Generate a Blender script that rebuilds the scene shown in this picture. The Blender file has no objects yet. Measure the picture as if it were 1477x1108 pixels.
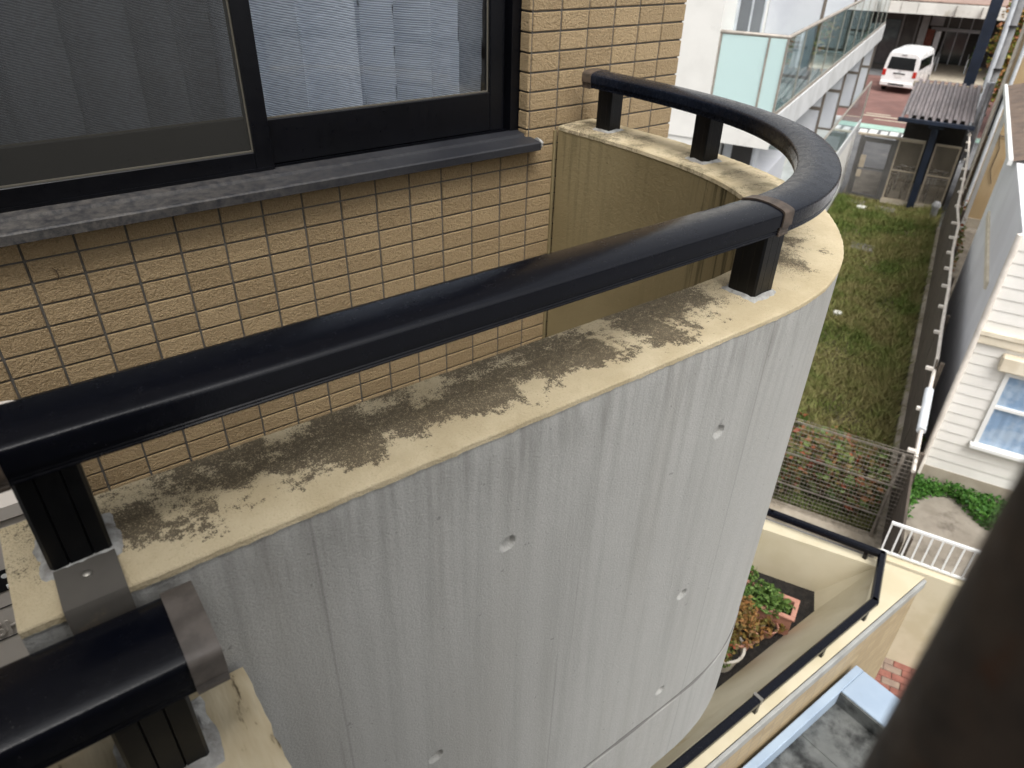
import bpy, bmesh, math, random
import numpy as np
from mathutils import Vector, Matrix
R = math.radians
rng = random.Random(7)
nrng = np.random.default_rng(11)
S = bpy.context.scene
COL = S.collection

# ------------------------------------------------------------------ camera, sky, sun, exposure
F_PX, YAW, PITCH, ROLL = 1030.0, 0.923352877, 0.578552388, 0.0283346892
CAM = Vector((-0.0095618, -1.68446757, 0.615397858))
_F = Vector((math.cos(YAW)*math.cos(PITCH), math.sin(YAW)*math.cos(PITCH), -math.sin(PITCH)))
_R = Vector((math.sin(YAW), -math.cos(YAW), 0))
_U = _R.cross(_F)
_R2 = _R*math.cos(ROLL)+_U*math.sin(ROLL)
_U2 = -_R*math.sin(ROLL)+_U*math.cos(ROLL)
cam = bpy.data.cameras.new('camera')
cam.sensor_width = 36.0
cam.lens = F_PX/1477.0*36.0
cam.clip_start = 0.02
cam.clip_end = 1000.0
cam.dof.use_dof = True
cam.dof.focus_distance = 1.25
cam.dof.aperture_fstop = 7.5
camo = bpy.data.objects.new('camera', cam)
camo.matrix_world = Matrix(((_R2.x, _U2.x, -_F.x, CAM.x), (_R2.y, _U2.y, -_F.y, CAM.y), (_R2.z, _U2.z, -_F.z, CAM.z), (0, 0, 0, 1)))
COL.objects.link(camo)
S.camera = camo

SUN_EL, SUN_AZ = R(60), R(-112)          # direction towards the sun, azimuth from +X
w = bpy.data.worlds.new('World'); S.world = w; w.use_nodes = True
wn = w.node_tree; wn.nodes.clear()
sky = wn.nodes.new('ShaderNodeTexSky'); sky.sky_type = 'NISHITA'; sky.sun_disc = False
sky.sun_elevation = SUN_EL; sky.sun_rotation = R(90)-SUN_AZ
sky.air_density = 1.0; sky.dust_density = 6.0; sky.ozone_density = 1.0
hs = wn.nodes.new('ShaderNodeHueSaturation'); hs.inputs['Saturation'].default_value = 0.16
bgn = wn.nodes.new('ShaderNodeBackground'); bgn.inputs['Strength'].default_value = 0.15
wo = wn.nodes.new('ShaderNodeOutputWorld')
wn.links.new(sky.outputs[0], hs.inputs['Color']); wn.links.new(hs.outputs[0], bgn.inputs[0]); wn.links.new(bgn.outputs[0], wo.inputs[0])
sl = bpy.data.lights.new('sun', 'SUN'); sl.energy = 1.0; sl.angle = R(35); sl.color = (1.0, 0.98, 0.95)
so = bpy.data.objects.new('sun', sl); COL.objects.link(so)
sd = Vector((math.cos(SUN_EL)*math.cos(SUN_AZ), math.cos(SUN_EL)*math.sin(SUN_AZ), math.sin(SUN_EL)))
so.rotation_euler = sd.to_track_quat('Z', 'Y').to_euler()
S.view_settings.view_transform = 'Standard'; S.view_settings.look = 'None'
S.view_settings.exposure = 0.62; S.view_settings.gamma = 1.0
S.render.engine = 'CYCLES'
S.cycles.max_bounces = 8; S.cycles.transparent_max_bounces = 12

G = -6.95                               # street level
A = R(24.0)                             # the neighbouring plots are turned by 24 degrees
CA, SA = math.cos(A), math.sin(A)
def uv2w(u, v, z=0.0): return Vector((u*CA-v*SA, u*SA+v*CA, z))

# ------------------------------------------------------------------ materials
def lin(c):
    f = lambda x: x/12.92 if x <= 0.04045 else ((x+0.055)/1.055)**2.4
    return tuple(f(x/255.0) for x in c)+(1.0,)
class NT:
    def __init__(s, name):
        s.m = bpy.data.materials.new(name); s.m.use_nodes = True; s.t = s.m.node_tree
        s.p = s.t.nodes['Principled BSDF']; s.out = s.t.nodes['Material Output']
    def n(s, kind, **kw):
        nd = s.t.nodes.new(kind)
        for k, v in kw.items():
            if k in nd.inputs.keys(): nd.inputs[k].default_value = v
            else: setattr(nd, k, v)
        return nd
    def l(s, a, b): s.t.links.new(a, b)
    def coord(s, kind='Object', scale=(1, 1, 1), rnd=0.0):
        tc = s.n('ShaderNodeTexCoord'); mp = s.n('ShaderNodeMapping'); mp.inputs['Scale'].default_value = scale
        s.l(tc.outputs[kind], mp.inputs['Vector'])
        if rnd:
            oi = s.n('ShaderNodeObjectInfo'); mu = s.n('ShaderNodeMath', operation='MULTIPLY'); mu.inputs[1].default_value = rnd
            s.l(oi.outputs['Random'], mu.inputs[0]); s.l(mu.outputs[0], mp.inputs['Location'])
        return mp.outputs[0]
    def noise(s, vec, scale, detail=4, rough=0.55, dist=0.0):
        nd = s.n('ShaderNodeTexNoise'); nd.inputs['Scale'].default_value = scale; nd.inputs['Detail'].default_value = detail
        nd.inputs['Roughness'].default_value = rough; nd.inputs['Distortion'].default_value = dist
        s.l(vec, nd.inputs['Vector']); return nd.outputs['Fac']
    def ramp(s, fac, p0, p1, a=0.0, b=1.0):
        mr = s.n('ShaderNodeMapRange'); mr.interpolation_type = 'SMOOTHSTEP'
        mr.inputs['From Min'].default_value = p0; mr.inputs['From Max'].default_value = p1
        mr.inputs['To Min'].default_value = a; mr.inputs['To Max'].default_value = b
        s.l(fac, mr.inputs['Value']); return mr.outputs[0]
    def math(s, op, a, b=None):
        nd = s.n('ShaderNodeMath', operation=op)
        for i, x in enumerate((a, b)):
            if x is None: continue
            if isinstance(x, (int, float)): nd.inputs[i].default_value = x
            else: s.l(x, nd.inputs[i])
        return nd.outputs[0]
    def mix(s, fac, a, b):
        nd = s.n('ShaderNodeMix', data_type='RGBA')
        if isinstance(fac, (int, float)): nd.inputs[0].default_value = fac
        else: s.l(fac, nd.inputs[0])
        for i, x in ((6, a), (7, b)):
            if isinstance(x, tuple): nd.inputs[i].default_value = x
            else: s.l(x, nd.inputs[i])
        return nd.outputs[2]
    def bump(s, h, strength=0.3, dist=0.01):
        b = s.n('ShaderNodeBump'); b.inputs['Strength'].default_value = strength; b.inputs['Distance'].default_value = dist
        s.l(h, b.inputs['Height']); s.l(b.outputs[0], s.p.inputs['Normal']); return b
    def fin(s, col=None, rough=None, metal=None, spec=None):
        for nm, x in (('Base Color', col), ('Roughness', rough), ('Metallic', metal), ('Specular IOR Level', spec)):
            if x is None: continue
            if isinstance(x, (int, float, tuple)): s.p.inputs[nm].default_value = x
            else: s.l(x, s.p.inputs[nm])
        return s.m
def pm(name, c1, c2=None, scale=6.0, rough=0.7, bump=0.0, bscale=80.0, bdist=0.01, metal=0.0, spec=0.4, stretch=(1, 1, 1), rnd=0.0, lo=0.35, hi=0.65, dirt=None, dscale=3.0, dlo=0.55, dhi=0.75):
    t = NT(name); c = lin(c1)
    v = t.coord('Object', stretch, rnd)
    if c2: c = t.mix(t.ramp(t.noise(v, scale), lo, hi), lin(c1), lin(c2))
    if dirt: c = t.mix(t.ramp(t.noise(v, dscale, 6, .65), dlo, dhi), c, lin(dirt))
    if bump: t.bump(t.noise(v, bscale, 3), bump, bdist)
    rr = t.ramp(t.noise(v, scale*2.3), .3, .7, max(0, rough-.08), min(1, rough+.08))
    return t.fin(c, rr, metal, spec)

M = {}
# bare concrete: vertical rain streaks on (arc length, height) coordinates
t = NT('cast_concrete'); uvv = t.coord('UV'); st1 = t.coord('UV', (1, .035, 1)); st2 = t.coord('UV', (1, .09, 1)); ob = t.coord('Object')
base = t.mix(t.ramp(t.noise(uvv, 2.2, 5), .3, .7), lin((174, 173, 168)), lin((191, 190, 185)))
s1 = t.ramp(t.noise(st1, 34, 6, .65), .40, .75); s2 = t.ramp(t.noise(st2, 7, 4, .6), .45, .8)
c = t.mix(t.math('MULTIPLY', s1, .30), base, lin((128, 127, 121)))
c = t.mix(t.math('MULTIPLY', s2, .30), c, lin((146, 140, 128)))
sep = t.n('ShaderNodeSeparateXYZ'); t.l(uvv, sep.inputs[0])
edge = t.ramp(sep.outputs[1], -.06, .1); drip = t.ramp(t.noise(t.coord('UV', (1, .12, 1)), 60, 4, .6), .42, .68)
edge2 = t.ramp(sep.outputs[1], -.35, .06)
c = t.mix(t.math('MULTIPLY', t.math('MULTIPLY', edge, drip), .34), c, lin((104, 101, 94)))
c = t.mix(t.math('MULTIPLY', t.math('MULTIPLY', edge2, s1), .22), c, lin((112, 110, 104)))
thin = t.ramp(t.noise(t.coord('UV', (1, .012, 1)), 85, 3, .5), .66, .72)
c = t.mix(t.math('MULTIPLY', thin, .30), c, lin((118, 116, 110)))
vl = None
for q_ in (.255, 1.025):
    d_ = t.ramp(t.math('ABSOLUTE', t.math('SUBTRACT', sep.outputs[0], q_)), .0022, .0006)
    vl = d_ if vl is None else t.math('ADD', vl, d_)
c = t.mix(t.math('MULTIPLY', vl, .30), c, lin((110, 108, 104)))
c = t.mix(t.math('MULTIPLY', t.ramp(t.noise(uvv, 1.1, 4, .6), .42, .66), .28), c, lin((136, 134, 129)))
c = t.mix(t.math('MULTIPLY', t.ramp(t.noise(ob, 300, 3, .6), .42, .62), .16), c, lin((122, 121, 118)))
c = t.mix(t.math('MULTIPLY', t.ramp(t.noise(ob, 75, 2, .5), .73, .765), .40), c, lin((100, 99, 96)))
jz = t.math('ABSOLUTE', t.math('SUBTRACT', t.math('ADD', sep.outputs[1], .876), t.math('MULTIPLY', t.math('SINE', t.math('MULTIPLY', sep.outputs[0], 7.0)), .004)))
c = t.mix(t.math('MULTIPLY', t.ramp(jz, .0075, .0035), .8), c, lin((84, 82, 80)))
h = t.math('ADD', t.math('MULTIPLY', t.noise(ob, 420, 2), .8), t.math('ADD', t.math('MULTIPLY', t.noise(ob, 110, 4), .35), t.math('MULTIPLY', t.noise(ob, 9, 3), 1.2)))
t.bump(h, .32, .005); M['concrete'] = t.fin(c, .62, 0, .35)

# beige coping paint with black mould; UV = (arc length, 0 outer edge .. 0.15 inner edge)
t = NT('coping_paint'); uvv = t.coord('UV'); ob = t.coord('Object'); sep = t.n('ShaderNodeSeparateXYZ'); t.l(uvv, sep.inputs[0])
sx, sy = sep.outputs[0], sep.outputs[1]
base = t.mix(t.ramp(t.noise(ob, 14, 4), .3, .7), lin((190, 174, 141)), lin((206, 191, 159)))
base = t.mix(t.math('MULTIPLY', t.ramp(t.noise(ob, 420, 2), .55, .75), .35), base, lin((158, 140, 108)))
fc = t.n('ShaderNodeFloatCurve'); cv = fc.mapping.curves[0]
pts = [(0, .28), (.03, .52), (.06, .86), (.12, .80), (.17, .92), (.24, .80), (.30, .95), (.37, .86), (.40, .90), (.43, .5), (.455, .25), (.49, .22), (.53, .34), (.56, .62), (.60, .62), (.635, .3), (.68, .22), (.76, .28), (.84, .36), (.92, .32), (1, .40)]
while len(cv.points) < len(pts): cv.points.new(.5, .5)
for q, (a, b) in zip(cv.points, pts): q.location = (a, b); q.handle_type = 'AUTO_CLAMPED'
fc.mapping.update()
t.l(t.math('DIVIDE', sx, 2.3), fc.inputs['Value']); env = fc.outputs[0]
wob = t.math('ADD', t.math('MULTIPLY', t.math('SUBTRACT', t.noise(uvv, 10, 6, .72), .5), .22), t.math('MULTIPLY', t.math('SUBTRACT', t.noise(t.coord('UV', (1.3, .7, 1)), 130, 3, .6), .5), .05))
vv = t.math('ADD', sy, wob)
across = t.math('MULTIPLY', t.ramp(vv, .022, .066), t.ramp(vv, .215, .150))
big = t.ramp(t.noise(uvv, 10, 6, .66), .36, .60)
dens = t.math('MULTIPLY', t.math('MULTIPLY', env, across), t.math('ADD', .22, t.math('MULTIPLY', big, 1.0)))
lm = lambda x, a, b: t.math('DIVIDE', t.math('SUBTRACT', x, a), b-a)
gr = lm(t.noise(ob, 640, 2, .55), .34, .66); gr2 = lm(t.noise(ob, 130, 5, .75), .30, .70)
grain = t.math('ADD', t.math('MULTIPLY', gr, .55), t.math('MULTIPLY', gr2, .45))
mk = t.ramp(t.math('SUBTRACT', t.math('MINIMUM', dens, .70), grain), -.13, .11)
mk = t.math('MULTIPLY', mk, t.ramp(dens, .05, .25))
c = t.mix(t.math('MULTIPLY', mk, .86), base, t.mix(t.noise(ob, 40, 3), lin((42, 38, 33)), lin((76, 68, 57))))
soft = t.ramp(dens, .25, .9); c = t.mix(t.math('MULTIPLY', soft, .28), c, lin((120, 106, 82)))
fadeinner = t.math('MULTIPLY', t.ramp(sx, 1.55, 1.75), t.ramp(t.noise(ob, 22, 5, .65), .48, .68))
c = t.mix(t.math('MULTIPLY', fadeinner, .6), c, lin((104, 97, 72)))
t.bump(t.math('ADD', t.noise(ob, 380, 3), t.noise(ob, 120, 3)), .5, .004); M['coping'] = t.fin(c, .85, 0, .25)

# inner face of the parapet, beige paint darkened for its shade, with algae runs
t = NT('shaded_inner_paint'); uvv = t.coord('UV'); ob = t.coord('Object'); sep = t.n('ShaderNodeSeparateXYZ'); t.l(uvv, sep.inputs[0])
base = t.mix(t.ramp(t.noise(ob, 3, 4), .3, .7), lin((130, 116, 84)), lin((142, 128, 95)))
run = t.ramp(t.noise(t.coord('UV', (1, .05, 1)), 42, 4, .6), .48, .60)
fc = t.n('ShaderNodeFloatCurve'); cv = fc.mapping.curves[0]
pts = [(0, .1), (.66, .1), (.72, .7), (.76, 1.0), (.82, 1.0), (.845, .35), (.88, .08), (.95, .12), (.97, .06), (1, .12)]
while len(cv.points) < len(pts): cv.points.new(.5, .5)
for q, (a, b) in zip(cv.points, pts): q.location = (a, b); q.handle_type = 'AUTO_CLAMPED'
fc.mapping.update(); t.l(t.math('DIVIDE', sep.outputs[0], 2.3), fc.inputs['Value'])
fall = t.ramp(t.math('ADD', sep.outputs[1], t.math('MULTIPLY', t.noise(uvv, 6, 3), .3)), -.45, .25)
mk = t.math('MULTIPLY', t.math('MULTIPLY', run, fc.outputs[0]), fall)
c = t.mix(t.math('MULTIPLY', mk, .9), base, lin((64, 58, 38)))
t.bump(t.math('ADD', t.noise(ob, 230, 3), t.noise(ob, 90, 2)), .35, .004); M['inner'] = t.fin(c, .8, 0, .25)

# rough beige wall tile
t = NT('wall_tile'); v = t.coord('Object', (1, 1, 1), 37.0); oi = t.n('ShaderNodeObjectInfo')
c = t.mix(oi.outputs['Random'], lin((156, 133, 98)), lin((173, 149, 112)))
c = t.mix(t.math('MULTIPLY', t.ramp(t.noise(v, 260, 4), .45, .7), .45), c, lin((190, 170, 136)))
c = t.mix(t.math('MULTIPLY', t.ramp(t.noise(v, 120, 4), .5, .75), .40), c, lin((122, 103, 76)))
h = t.math('ADD', t.noise(v, 300, 3, .6, .15), t.math('MULTIPLY', t.noise(v, 130, 2), .8)); t.bump(h, .9, .008)
M['tile'] = t.fin(c, .55, 0, .4)
M['grout'] = pm('grout', (100, 96, 90), (86, 82, 76), 20, .9, .3, 200, .003, dirt=(88, 82, 74), dscale=6)
# powder coated aluminium, dark navy, with dust specks
def coat(name, c1, c2, rough=.34, dust=.5):
    t = NT(name); v = t.coord('Object')
    c = t.mix(t.ramp(t.noise(v, 5, 4), .3, .7), lin(c1), lin(c2))
    sp = t.math('MULTIPLY', t.ramp(t.noise(v, 520, 2, .5), .73, .76), t.ramp(t.noise(v, 9, 4, .6), .45, .62)); c = t.mix(t.math('MULTIPLY', sp, min(1, dust*1.5)), c, lin((150, 148, 142)))
    film = t.ramp(t.noise(v, 70, 6, .75), .45, .8); c = t.mix(t.math('MULTIPLY', film, dust*.05), c, lin((110, 110, 112)))
    r_ = t.ramp(t.noise(v, 60, 6, .7), .3, .75, rough-.03, rough+.10)
    t.bump(t.noise(v, 500, 2), .06, .002)
    return t.fin(c, r_, 0, .28)
M['rail'] = coat('rail_black', (7, 9, 17), (9, 11, 20), .2, .38)
M['rail_sky_sheen'] = coat('rail_sky_sheen', (13, 16, 24), (24, 29, 40), .24, .6)  # curved rail: more dust, and sky reflection put into the paler blue colour
M['post'] = coat('post_black', (6, 7, 9), (9, 10, 13), .35, .2)
M['frame'] = coat('window_frame_black', (7, 8, 12), (10, 11, 16), .3, .2)
t = NT('sill_dusty'); v = t.coord('Object'); sep = t.n('ShaderNodeSeparateXYZ'); t.l(v, sep.inputs[0])
c = t.mix(t.ramp(t.noise(v, 6, 4), .3, .7), lin((30, 31, 36)), lin((42, 43, 47)))
du = t.math('MULTIPLY', t.ramp(sep.outputs[0], .5, -.6), t.ramp(t.noise(v, 55, 6, .75), .30, .72))
c = t.mix(t.math('MULTIPLY', du, .60), c, lin((112, 107, 100)))
c = t.mix(t.math('MULTIPLY', t.ramp(t.noise(v, 120, 4, .7), .5, .8), .3), c, lin((88, 84, 80)))
M['sill'] = t.fin(c, .5, 0, .35)
M['band'] = pm('joint_band_brown', (92, 79, 68), (66, 57, 49), 60, .5, .12, 200, .002, spec=.5, dirt=(40, 34, 30), dscale=50, dlo=.62, dhi=.72)
M['cap_grey'] = pm('end_cap_grey', (104, 97, 91), (84, 78, 73), 40, .45, .1, 200, .002, dirt=(48, 40, 34), dscale=30, dlo=.6, dhi=.75)
M['sealant'] = pm('sealant', (178, 178, 174), (140, 138, 134), 60, .6, .5, 120, .006, dirt=(110, 102, 92), dscale=70)
M['flash'] = pm('flashing_grey', (90, 86, 80), (76, 72, 67), 9, .55, .1, 60, .004, dirt=(124, 110, 88), dscale=9, dlo=.56, dhi=.7)
M['screw'] = pm('screw_steel', (150, 146, 138), None, 6, .4, metal=.8)
M['beige2'] = pm('landing_coping', (204, 191, 162), (184, 168, 136), 30, .8, .5, 45, .006, stretch=(1, .25, 1), dirt=(84, 72, 52), dscale=30, dlo=.57, dhi=.63)
M['landing'] = pm('landing_concrete', (138, 136, 130), (120, 118, 112), 8, .8, .5, 60, .006, dirt=(84, 80, 72), dscale=9)
M['ac'] = pm('ac_paint', (196, 189, 180), (188, 181, 172), 4, .45, .03, 300, .001)
M['ac_d'] = pm('ac_dark_grille', (60, 58, 56), None, 4, .6)
M['ac_text'] = pm('ac_lettering', (170, 163, 154), None, 4, .4)
M['black'] = pm('matt_black', (16, 16, 17), None, 4, .6)
M['white'] = pm('white_print', (225, 225, 222), None, 4, .6)
M['rust'] = pm('rusty_pipe', (76, 64, 54), (56, 48, 42), 60, .6, .3, 140, .002, dirt=(76, 50, 34), dscale=55, dlo=.55, dhi=.7)
# curtain weave
def curtain_mat(name, c1, c2):
    t = NT(name); uvv = t.coord('UV'); ob = t.coord('Object')
    wv = t.n('ShaderNodeTexWave'); wv.wave_type = 'BANDS'; wv.bands_direction = 'DIAGONAL'; wv.inputs['Scale'].default_value = 72; wv.inputs['Distortion'].default_value = 2.2; wv.inputs['Detail'].default_value = 3; wv.inputs['Detail Scale'].default_value = 2.2
    t.l(t.coord('UV', (.55, 1.5, 1)), wv.inputs['Vector'])
    nz = t.noise(uvv, 160, 3)
    f = t.math('ADD', t.math('MULTIPLY', wv.outputs['Fac'], .7), t.math('MULTIPLY', nz, .5))
    c = t.mix(t.ramp(f, .25, .95), lin(c1), lin(c2)); t.bump(f, .5, .003)
    m = t.fin(c, .9, 0, .1)
    tr = t.n('ShaderNodeBsdfTranslucent'); t.l(c, tr.inputs['Color'])
    mx = t.n('ShaderNodeMixShader'); mx.inputs[0].default_value = .22
    t.l(t.p.outputs[0], mx.inputs[1]); t.l(tr.outputs[0], mx.inputs[2]); t.l(mx.outputs[0], t.out.inputs[0])
    return m
M['curtain'] = curtain_mat('curtain_weave', (154, 161, 174), (214, 221, 232))
M['curtain_blue'] = pm('curtain_blue', (150, 176, 206), (190, 206, 224), 5, .9)
def glass(name, tint, refl=.06, alpha=1.0, rough=.02, ior=1.5):
    t = NT(name); t.t.nodes.remove(t.p)
    tr = t.n('ShaderNodeBsdfTransparent'); tr.inputs[0].default_value = tint
    gl = t.n('ShaderNodeBsdfGlossy'); gl.inputs['Roughness'].default_value = rough; gl.inputs[0].default_value = (.95, .97, 1, 1)
    lw = t.n('ShaderNodeLayerWeight'); lw.inputs[0].default_value = .5; fr = t.math('ADD', t.math('MULTIPLY', t.math('POWER', lw.outputs['Facing'], 4.0), .9), refl*.5)
    mx = t.n('ShaderNodeMixShader'); t.l(fr, mx.inputs[0]); t.l(tr.outputs[0], mx.inputs[1]); t.l(gl.outputs[0], mx.inputs[2])
    t.l(mx.outputs[0], t.out.inputs[0]); return t.m
M['glass'] = glass('window_glass', (.95, .96, .965, 1))
M['glass_bal'] = glass('balcony_glass', (.86, .95, .94, 1), .14)
t = NT('insect_screen'); di = t.p; di.inputs['Base Color'].default_value = lin((56, 55, 51)); di.inputs['Roughness'].default_value = .8
tr = t.n('ShaderNodeBsdfTransparent'); mx = t.n('ShaderNodeMixShader')
t.l(t.ramp(t.noise(t.coord('Object'), 900, 1), .3, .7, .34, .46), mx.inputs[0]); t.l(tr.outputs[0], mx.inputs[1]); t.l(di.outputs[0], mx.inputs[2]); t.l(mx.outputs[0], t.out.inputs[0]); M['screen'] = t.m
t = NT('frosted_glass'); tl = t.n('ShaderNodeBsdfTranslucent'); tl.inputs[0].default_value = lin((236, 250, 249)); t.fin(lin((222, 242, 240)), .25, 0, .5)
mx = t.n('ShaderNodeMixShader'); mx.inputs[0].default_value = .4; t.l(t.p.outputs[0], mx.inputs[1]); t.l(tl.outputs[0], mx.inputs[2]); t.l(mx.outputs[0], t.out.inputs[0]); M['frost'] = t.m
M['room'] = pm('room_dark', (70, 62, 54), None, 3, .9)
M['gasket'] = pm('gasket', (92, 88, 78), None, 3, .7)
# neighbours
M['wht'] = pm('white_render', (232, 230, 224), (222, 220, 214), 1.5, .8, .15, 60, .004, dirt=(196, 193, 186), dscale=2.2, dlo=.6, dhi=.85)
M['wht_g'] = pm('grey_white_panel', (206, 208, 212), (196, 198, 204), 2, .6)
M['steel'] = pm('bronze_steel', (168, 160, 150), (150, 143, 134), 8, .4, metal=.2)
M['brownband'] = pm('brown_trim', (112, 103, 94), None, 5, .6)
M['slab'] = pm('slab_grey_white', (205, 206, 206), (190, 191, 190), 2.5, .7, .1, 60, dirt=(150, 148, 142), dscale=2.5, dlo=.62, dhi=.85)
M['darkglass'] = pm('dark_glass', (38, 44, 46), (52, 58, 58), 2, .12, spec=.6)
M['doorglass'] = pm('curtained_door_glass', (120, 134, 132), (150, 160, 156), 1.5, .15, spec=.6)
M['ivory'] = pm('ivory_paint', (200, 190, 164), (188, 177, 148), 2.5, .8, .2, 80, .004, dirt=(168, 146, 102), dscale=3, dlo=.6, dhi=.82)
M['soil'] = pm('dark_soil', (36, 32, 28), (22, 20, 18), 14, .95, .8, 40, .03)
M['greystrip'] = pm('grey_drip_edge', (158, 158, 154), (140, 139, 134), 6, .6)
t = NT('far_tile'); br = t.n('ShaderNodeTexBrick'); br.offset = 0; br.inputs['Scale'].default_value = 1; br.inputs['Brick Width'].default_value = .1; br.inputs['Row Height'].default_value = .05; br.inputs['Mortar Size'].default_value = .003
br.inputs['Color1'].default_value = lin((156, 136, 104)); br.inputs['Color2'].default_value = lin((170, 150, 116)); br.inputs['Mortar'].default_value = lin((140, 128, 108))
mp = t.n('ShaderNodeMapping'); mp.inputs['Rotation'].default_value = (R(90), 0, 0); tc = t.n('ShaderNodeTexCoord'); t.l(tc.outputs['Object'], mp.inputs[0]); t.l(mp.outputs[0], br.inputs[0]); M['fartile'] = t.fin(br.outputs[0], .6)
M['bluemetal'] = pm('pale_blue_coping', (156, 172, 188), (146, 162, 180), 3, .45, .04, 90, .002, dirt=(140, 152, 160), dscale=6, dlo=.6, dhi=.8)
M['roofdeck'] = pm('stained_roof', (84, 86, 84), (112, 113, 110), 2.6, .5, .3, 40, .01, dirt=(26, 27, 26), dscale=2.2, dlo=.44, dhi=.6)
M['terra'] = pm('terracotta_pink', (178, 130, 112), (164, 116, 98), 8, .7, .1, 80, .003)
M['potgrey'] = pm('pot_grey', (186, 180, 168), (164, 156, 144), 10, .7)
def leafmat(name, cols, sat=1.0):
    t = NT(name); oi = t.n('ShaderNodeNewGeometry'); cr = t.n('ShaderNodeValToRGB'); cr.color_ramp.interpolation = 'LINEAR'
    el = cr.color_ramp.elements
    while len(el) < len(cols): el.new(.5)
    for i, c in enumerate(cols): el[i].position = i/max(1, len(cols)-1); el[i].color = lin(c)
    t.l(oi.outputs['Random Per Island'], cr.inputs[0])
    m = t.fin(cr.outputs[0], .55, 0, .3)
    tl = t.n('ShaderNodeBsdfTranslucent'); t.l(cr.outputs[0], tl.inputs[0]); mx = t.n('ShaderNodeMixShader'); mx.inputs[0].default_value = .25
    t.l(t.p.outputs[0], mx.inputs[1]); t.l(tl.outputs[0], mx.inputs[2]); t.l(mx.outputs[0], t.out.inputs[0]); return m
M['leaf_g'] = leafmat('leaf_fresh_green', [(58, 82, 36), (84, 112, 50), (106, 132, 66), (66, 92, 42)])
M['leaf_o'] = leafmat('leaf_orange', [(126, 88, 50), (150, 112, 62), (116, 104, 50), (92, 76, 46), (140, 96, 54), (96, 100, 50)])
M['leaf_m'] = leafmat('leaf_mixed', [(66, 84, 40), (86, 104, 48), (70, 76, 42), (110, 112, 60), (140, 74, 52), (78, 96, 48)])
M['leaf_r'] = leafmat('leaf_red_green', [(70, 92, 44), (96, 118, 56), (158, 86, 62), (78, 98, 50), (120, 92, 66), (108, 128, 68), (90, 106, 56), (150, 98, 70)])
M['leaf_t'] = leafmat('leaf_tree', [(84, 104, 44), (110, 126, 52), (150, 146, 66), (168, 120, 70), (76, 96, 42), (180, 110, 80), (96, 116, 50)])
M['weed'] = leafmat('leaf_weed', [(48, 88, 34), (70, 116, 44), (88, 132, 56), (60, 96, 40)])
M['stem'] = pm('stem_brown', (92, 76, 58), (70, 58, 46), 20, .9)
# grass blades: colour by place (dry and green patches)
t = NT('grass_blades'); gm = t.n('ShaderNodeNewGeometry'); mp = t.n('ShaderNodeMapping'); t.l(gm.outputs['Position'], mp.inputs[0])
f1 = t.ramp(t.noise(mp.outputs[0], .8, 5, .65), .38, .56); f2 = t.ramp(t.noise(mp.outputs[0], 2.6, 5, .65), .36, .58)
cA = t.mix(gm.outputs['Random Per Island'], lin((112, 116, 62)), lin((140, 140, 86)))
cB = t.mix(gm.outputs['Random Per Island'], lin((134, 118, 80)), lin((160, 144, 106)))
cC = t.mix(gm.outputs['Random Per Island'], lin((80, 97, 46)), lin((112, 124, 62)))
c = t.mix(t.math('MULTIPLY', f2, .62), cA, cB); c = t.mix(t.math('MULTIPLY', f1, .85), cC, c)
M['grass'] = t.fin(c, .7, 0, .2)
M['dirt'] = pm('lot_soil', (92, 82, 56), (76, 74, 46), 1.6, .95, .6, 30, .03, dirt=(58, 48, 34), dscale=4)
M['asphalt'] = pm('asphalt_grey', (112, 112, 112), (98, 98, 99), 1.4, .9, .3, 80, .01, dirt=(128, 126, 122), dscale=.8)
M['redroad'] = pm('red_road', (132, 98, 90), (116, 86, 80), .7, .85, .3, 60, .01, dirt=(106, 76, 70), dscale=1.2)
M['greenline'] = pm('green_road_paint', (170, 200, 186), (154, 184, 170), 3, .8, dirt=(120, 150, 136), dscale=5)
M['roadwhite'] = pm('road_white', (226, 226, 222), (206, 206, 202), 4, .8, dirt=(140, 140, 138), dscale=6)
M['apron'] = pm('apron_tile', (188, 178, 160), (168, 158, 140), 4, .7, dirt=(140, 128, 112), dscale=3)
M['pave'] = pm('alley_concrete', (146, 138, 126), (124, 116, 104), 1.8, .9, .3, 50, .01, dirt=(92, 84, 74), dscale=2.4, dlo=.5, dhi=.75)
M['kerb'] = pm('kerb_concrete', (168, 158, 142), (146, 136, 120), 4, .9, .3, 60, .01, dirt=(110, 102, 88), dscale=5)
M['plank'] = pm('weathered_plank', (92, 82, 72), (74, 66, 58), 6, .85, .3, 60, .005, stretch=(.3, 1, 4), rnd=9., dirt=(56, 50, 44), dscale=4)
M['pvc'] = pm('white_pvc', (222, 214, 204), (204, 196, 186), 6, .5)
M['siding'] = pm('siding_white', (228, 225, 219), (220, 217, 210), 1.5, .6, .08, 60, rnd=5., dirt=(202, 197, 188), dscale=1.6, dlo=.6, dhi=.85)
M['trim'] = pm('cream_trim', (222, 212, 192), (206, 194, 172), 4, .6, dirt=(168, 150, 120), dscale=6, dlo=.62, dhi=.8)
M['found'] = pm('foundation', (172, 162, 146), (156, 146, 130), 3, .9, .2, 60)
M['greywall'] = pm('grey_side_wall', (226, 226, 229), (214, 213, 216), .8, .85, .1, 40, stretch=(1, 1, .4), dirt=(170, 168, 168), dscale=1.2, dlo=.6, dhi=.85)
M['tan'] = pm('tan_render', (180, 157, 122), (166, 143, 108), 1.2, .85, .15, 50, stretch=(1, 1, .5), dirt=(166, 136, 94), dscale=1.4, dlo=.58, dhi=.8)
M['cable'] = pm('cable_black', (34, 32, 32), None, 4, .6)
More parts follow.
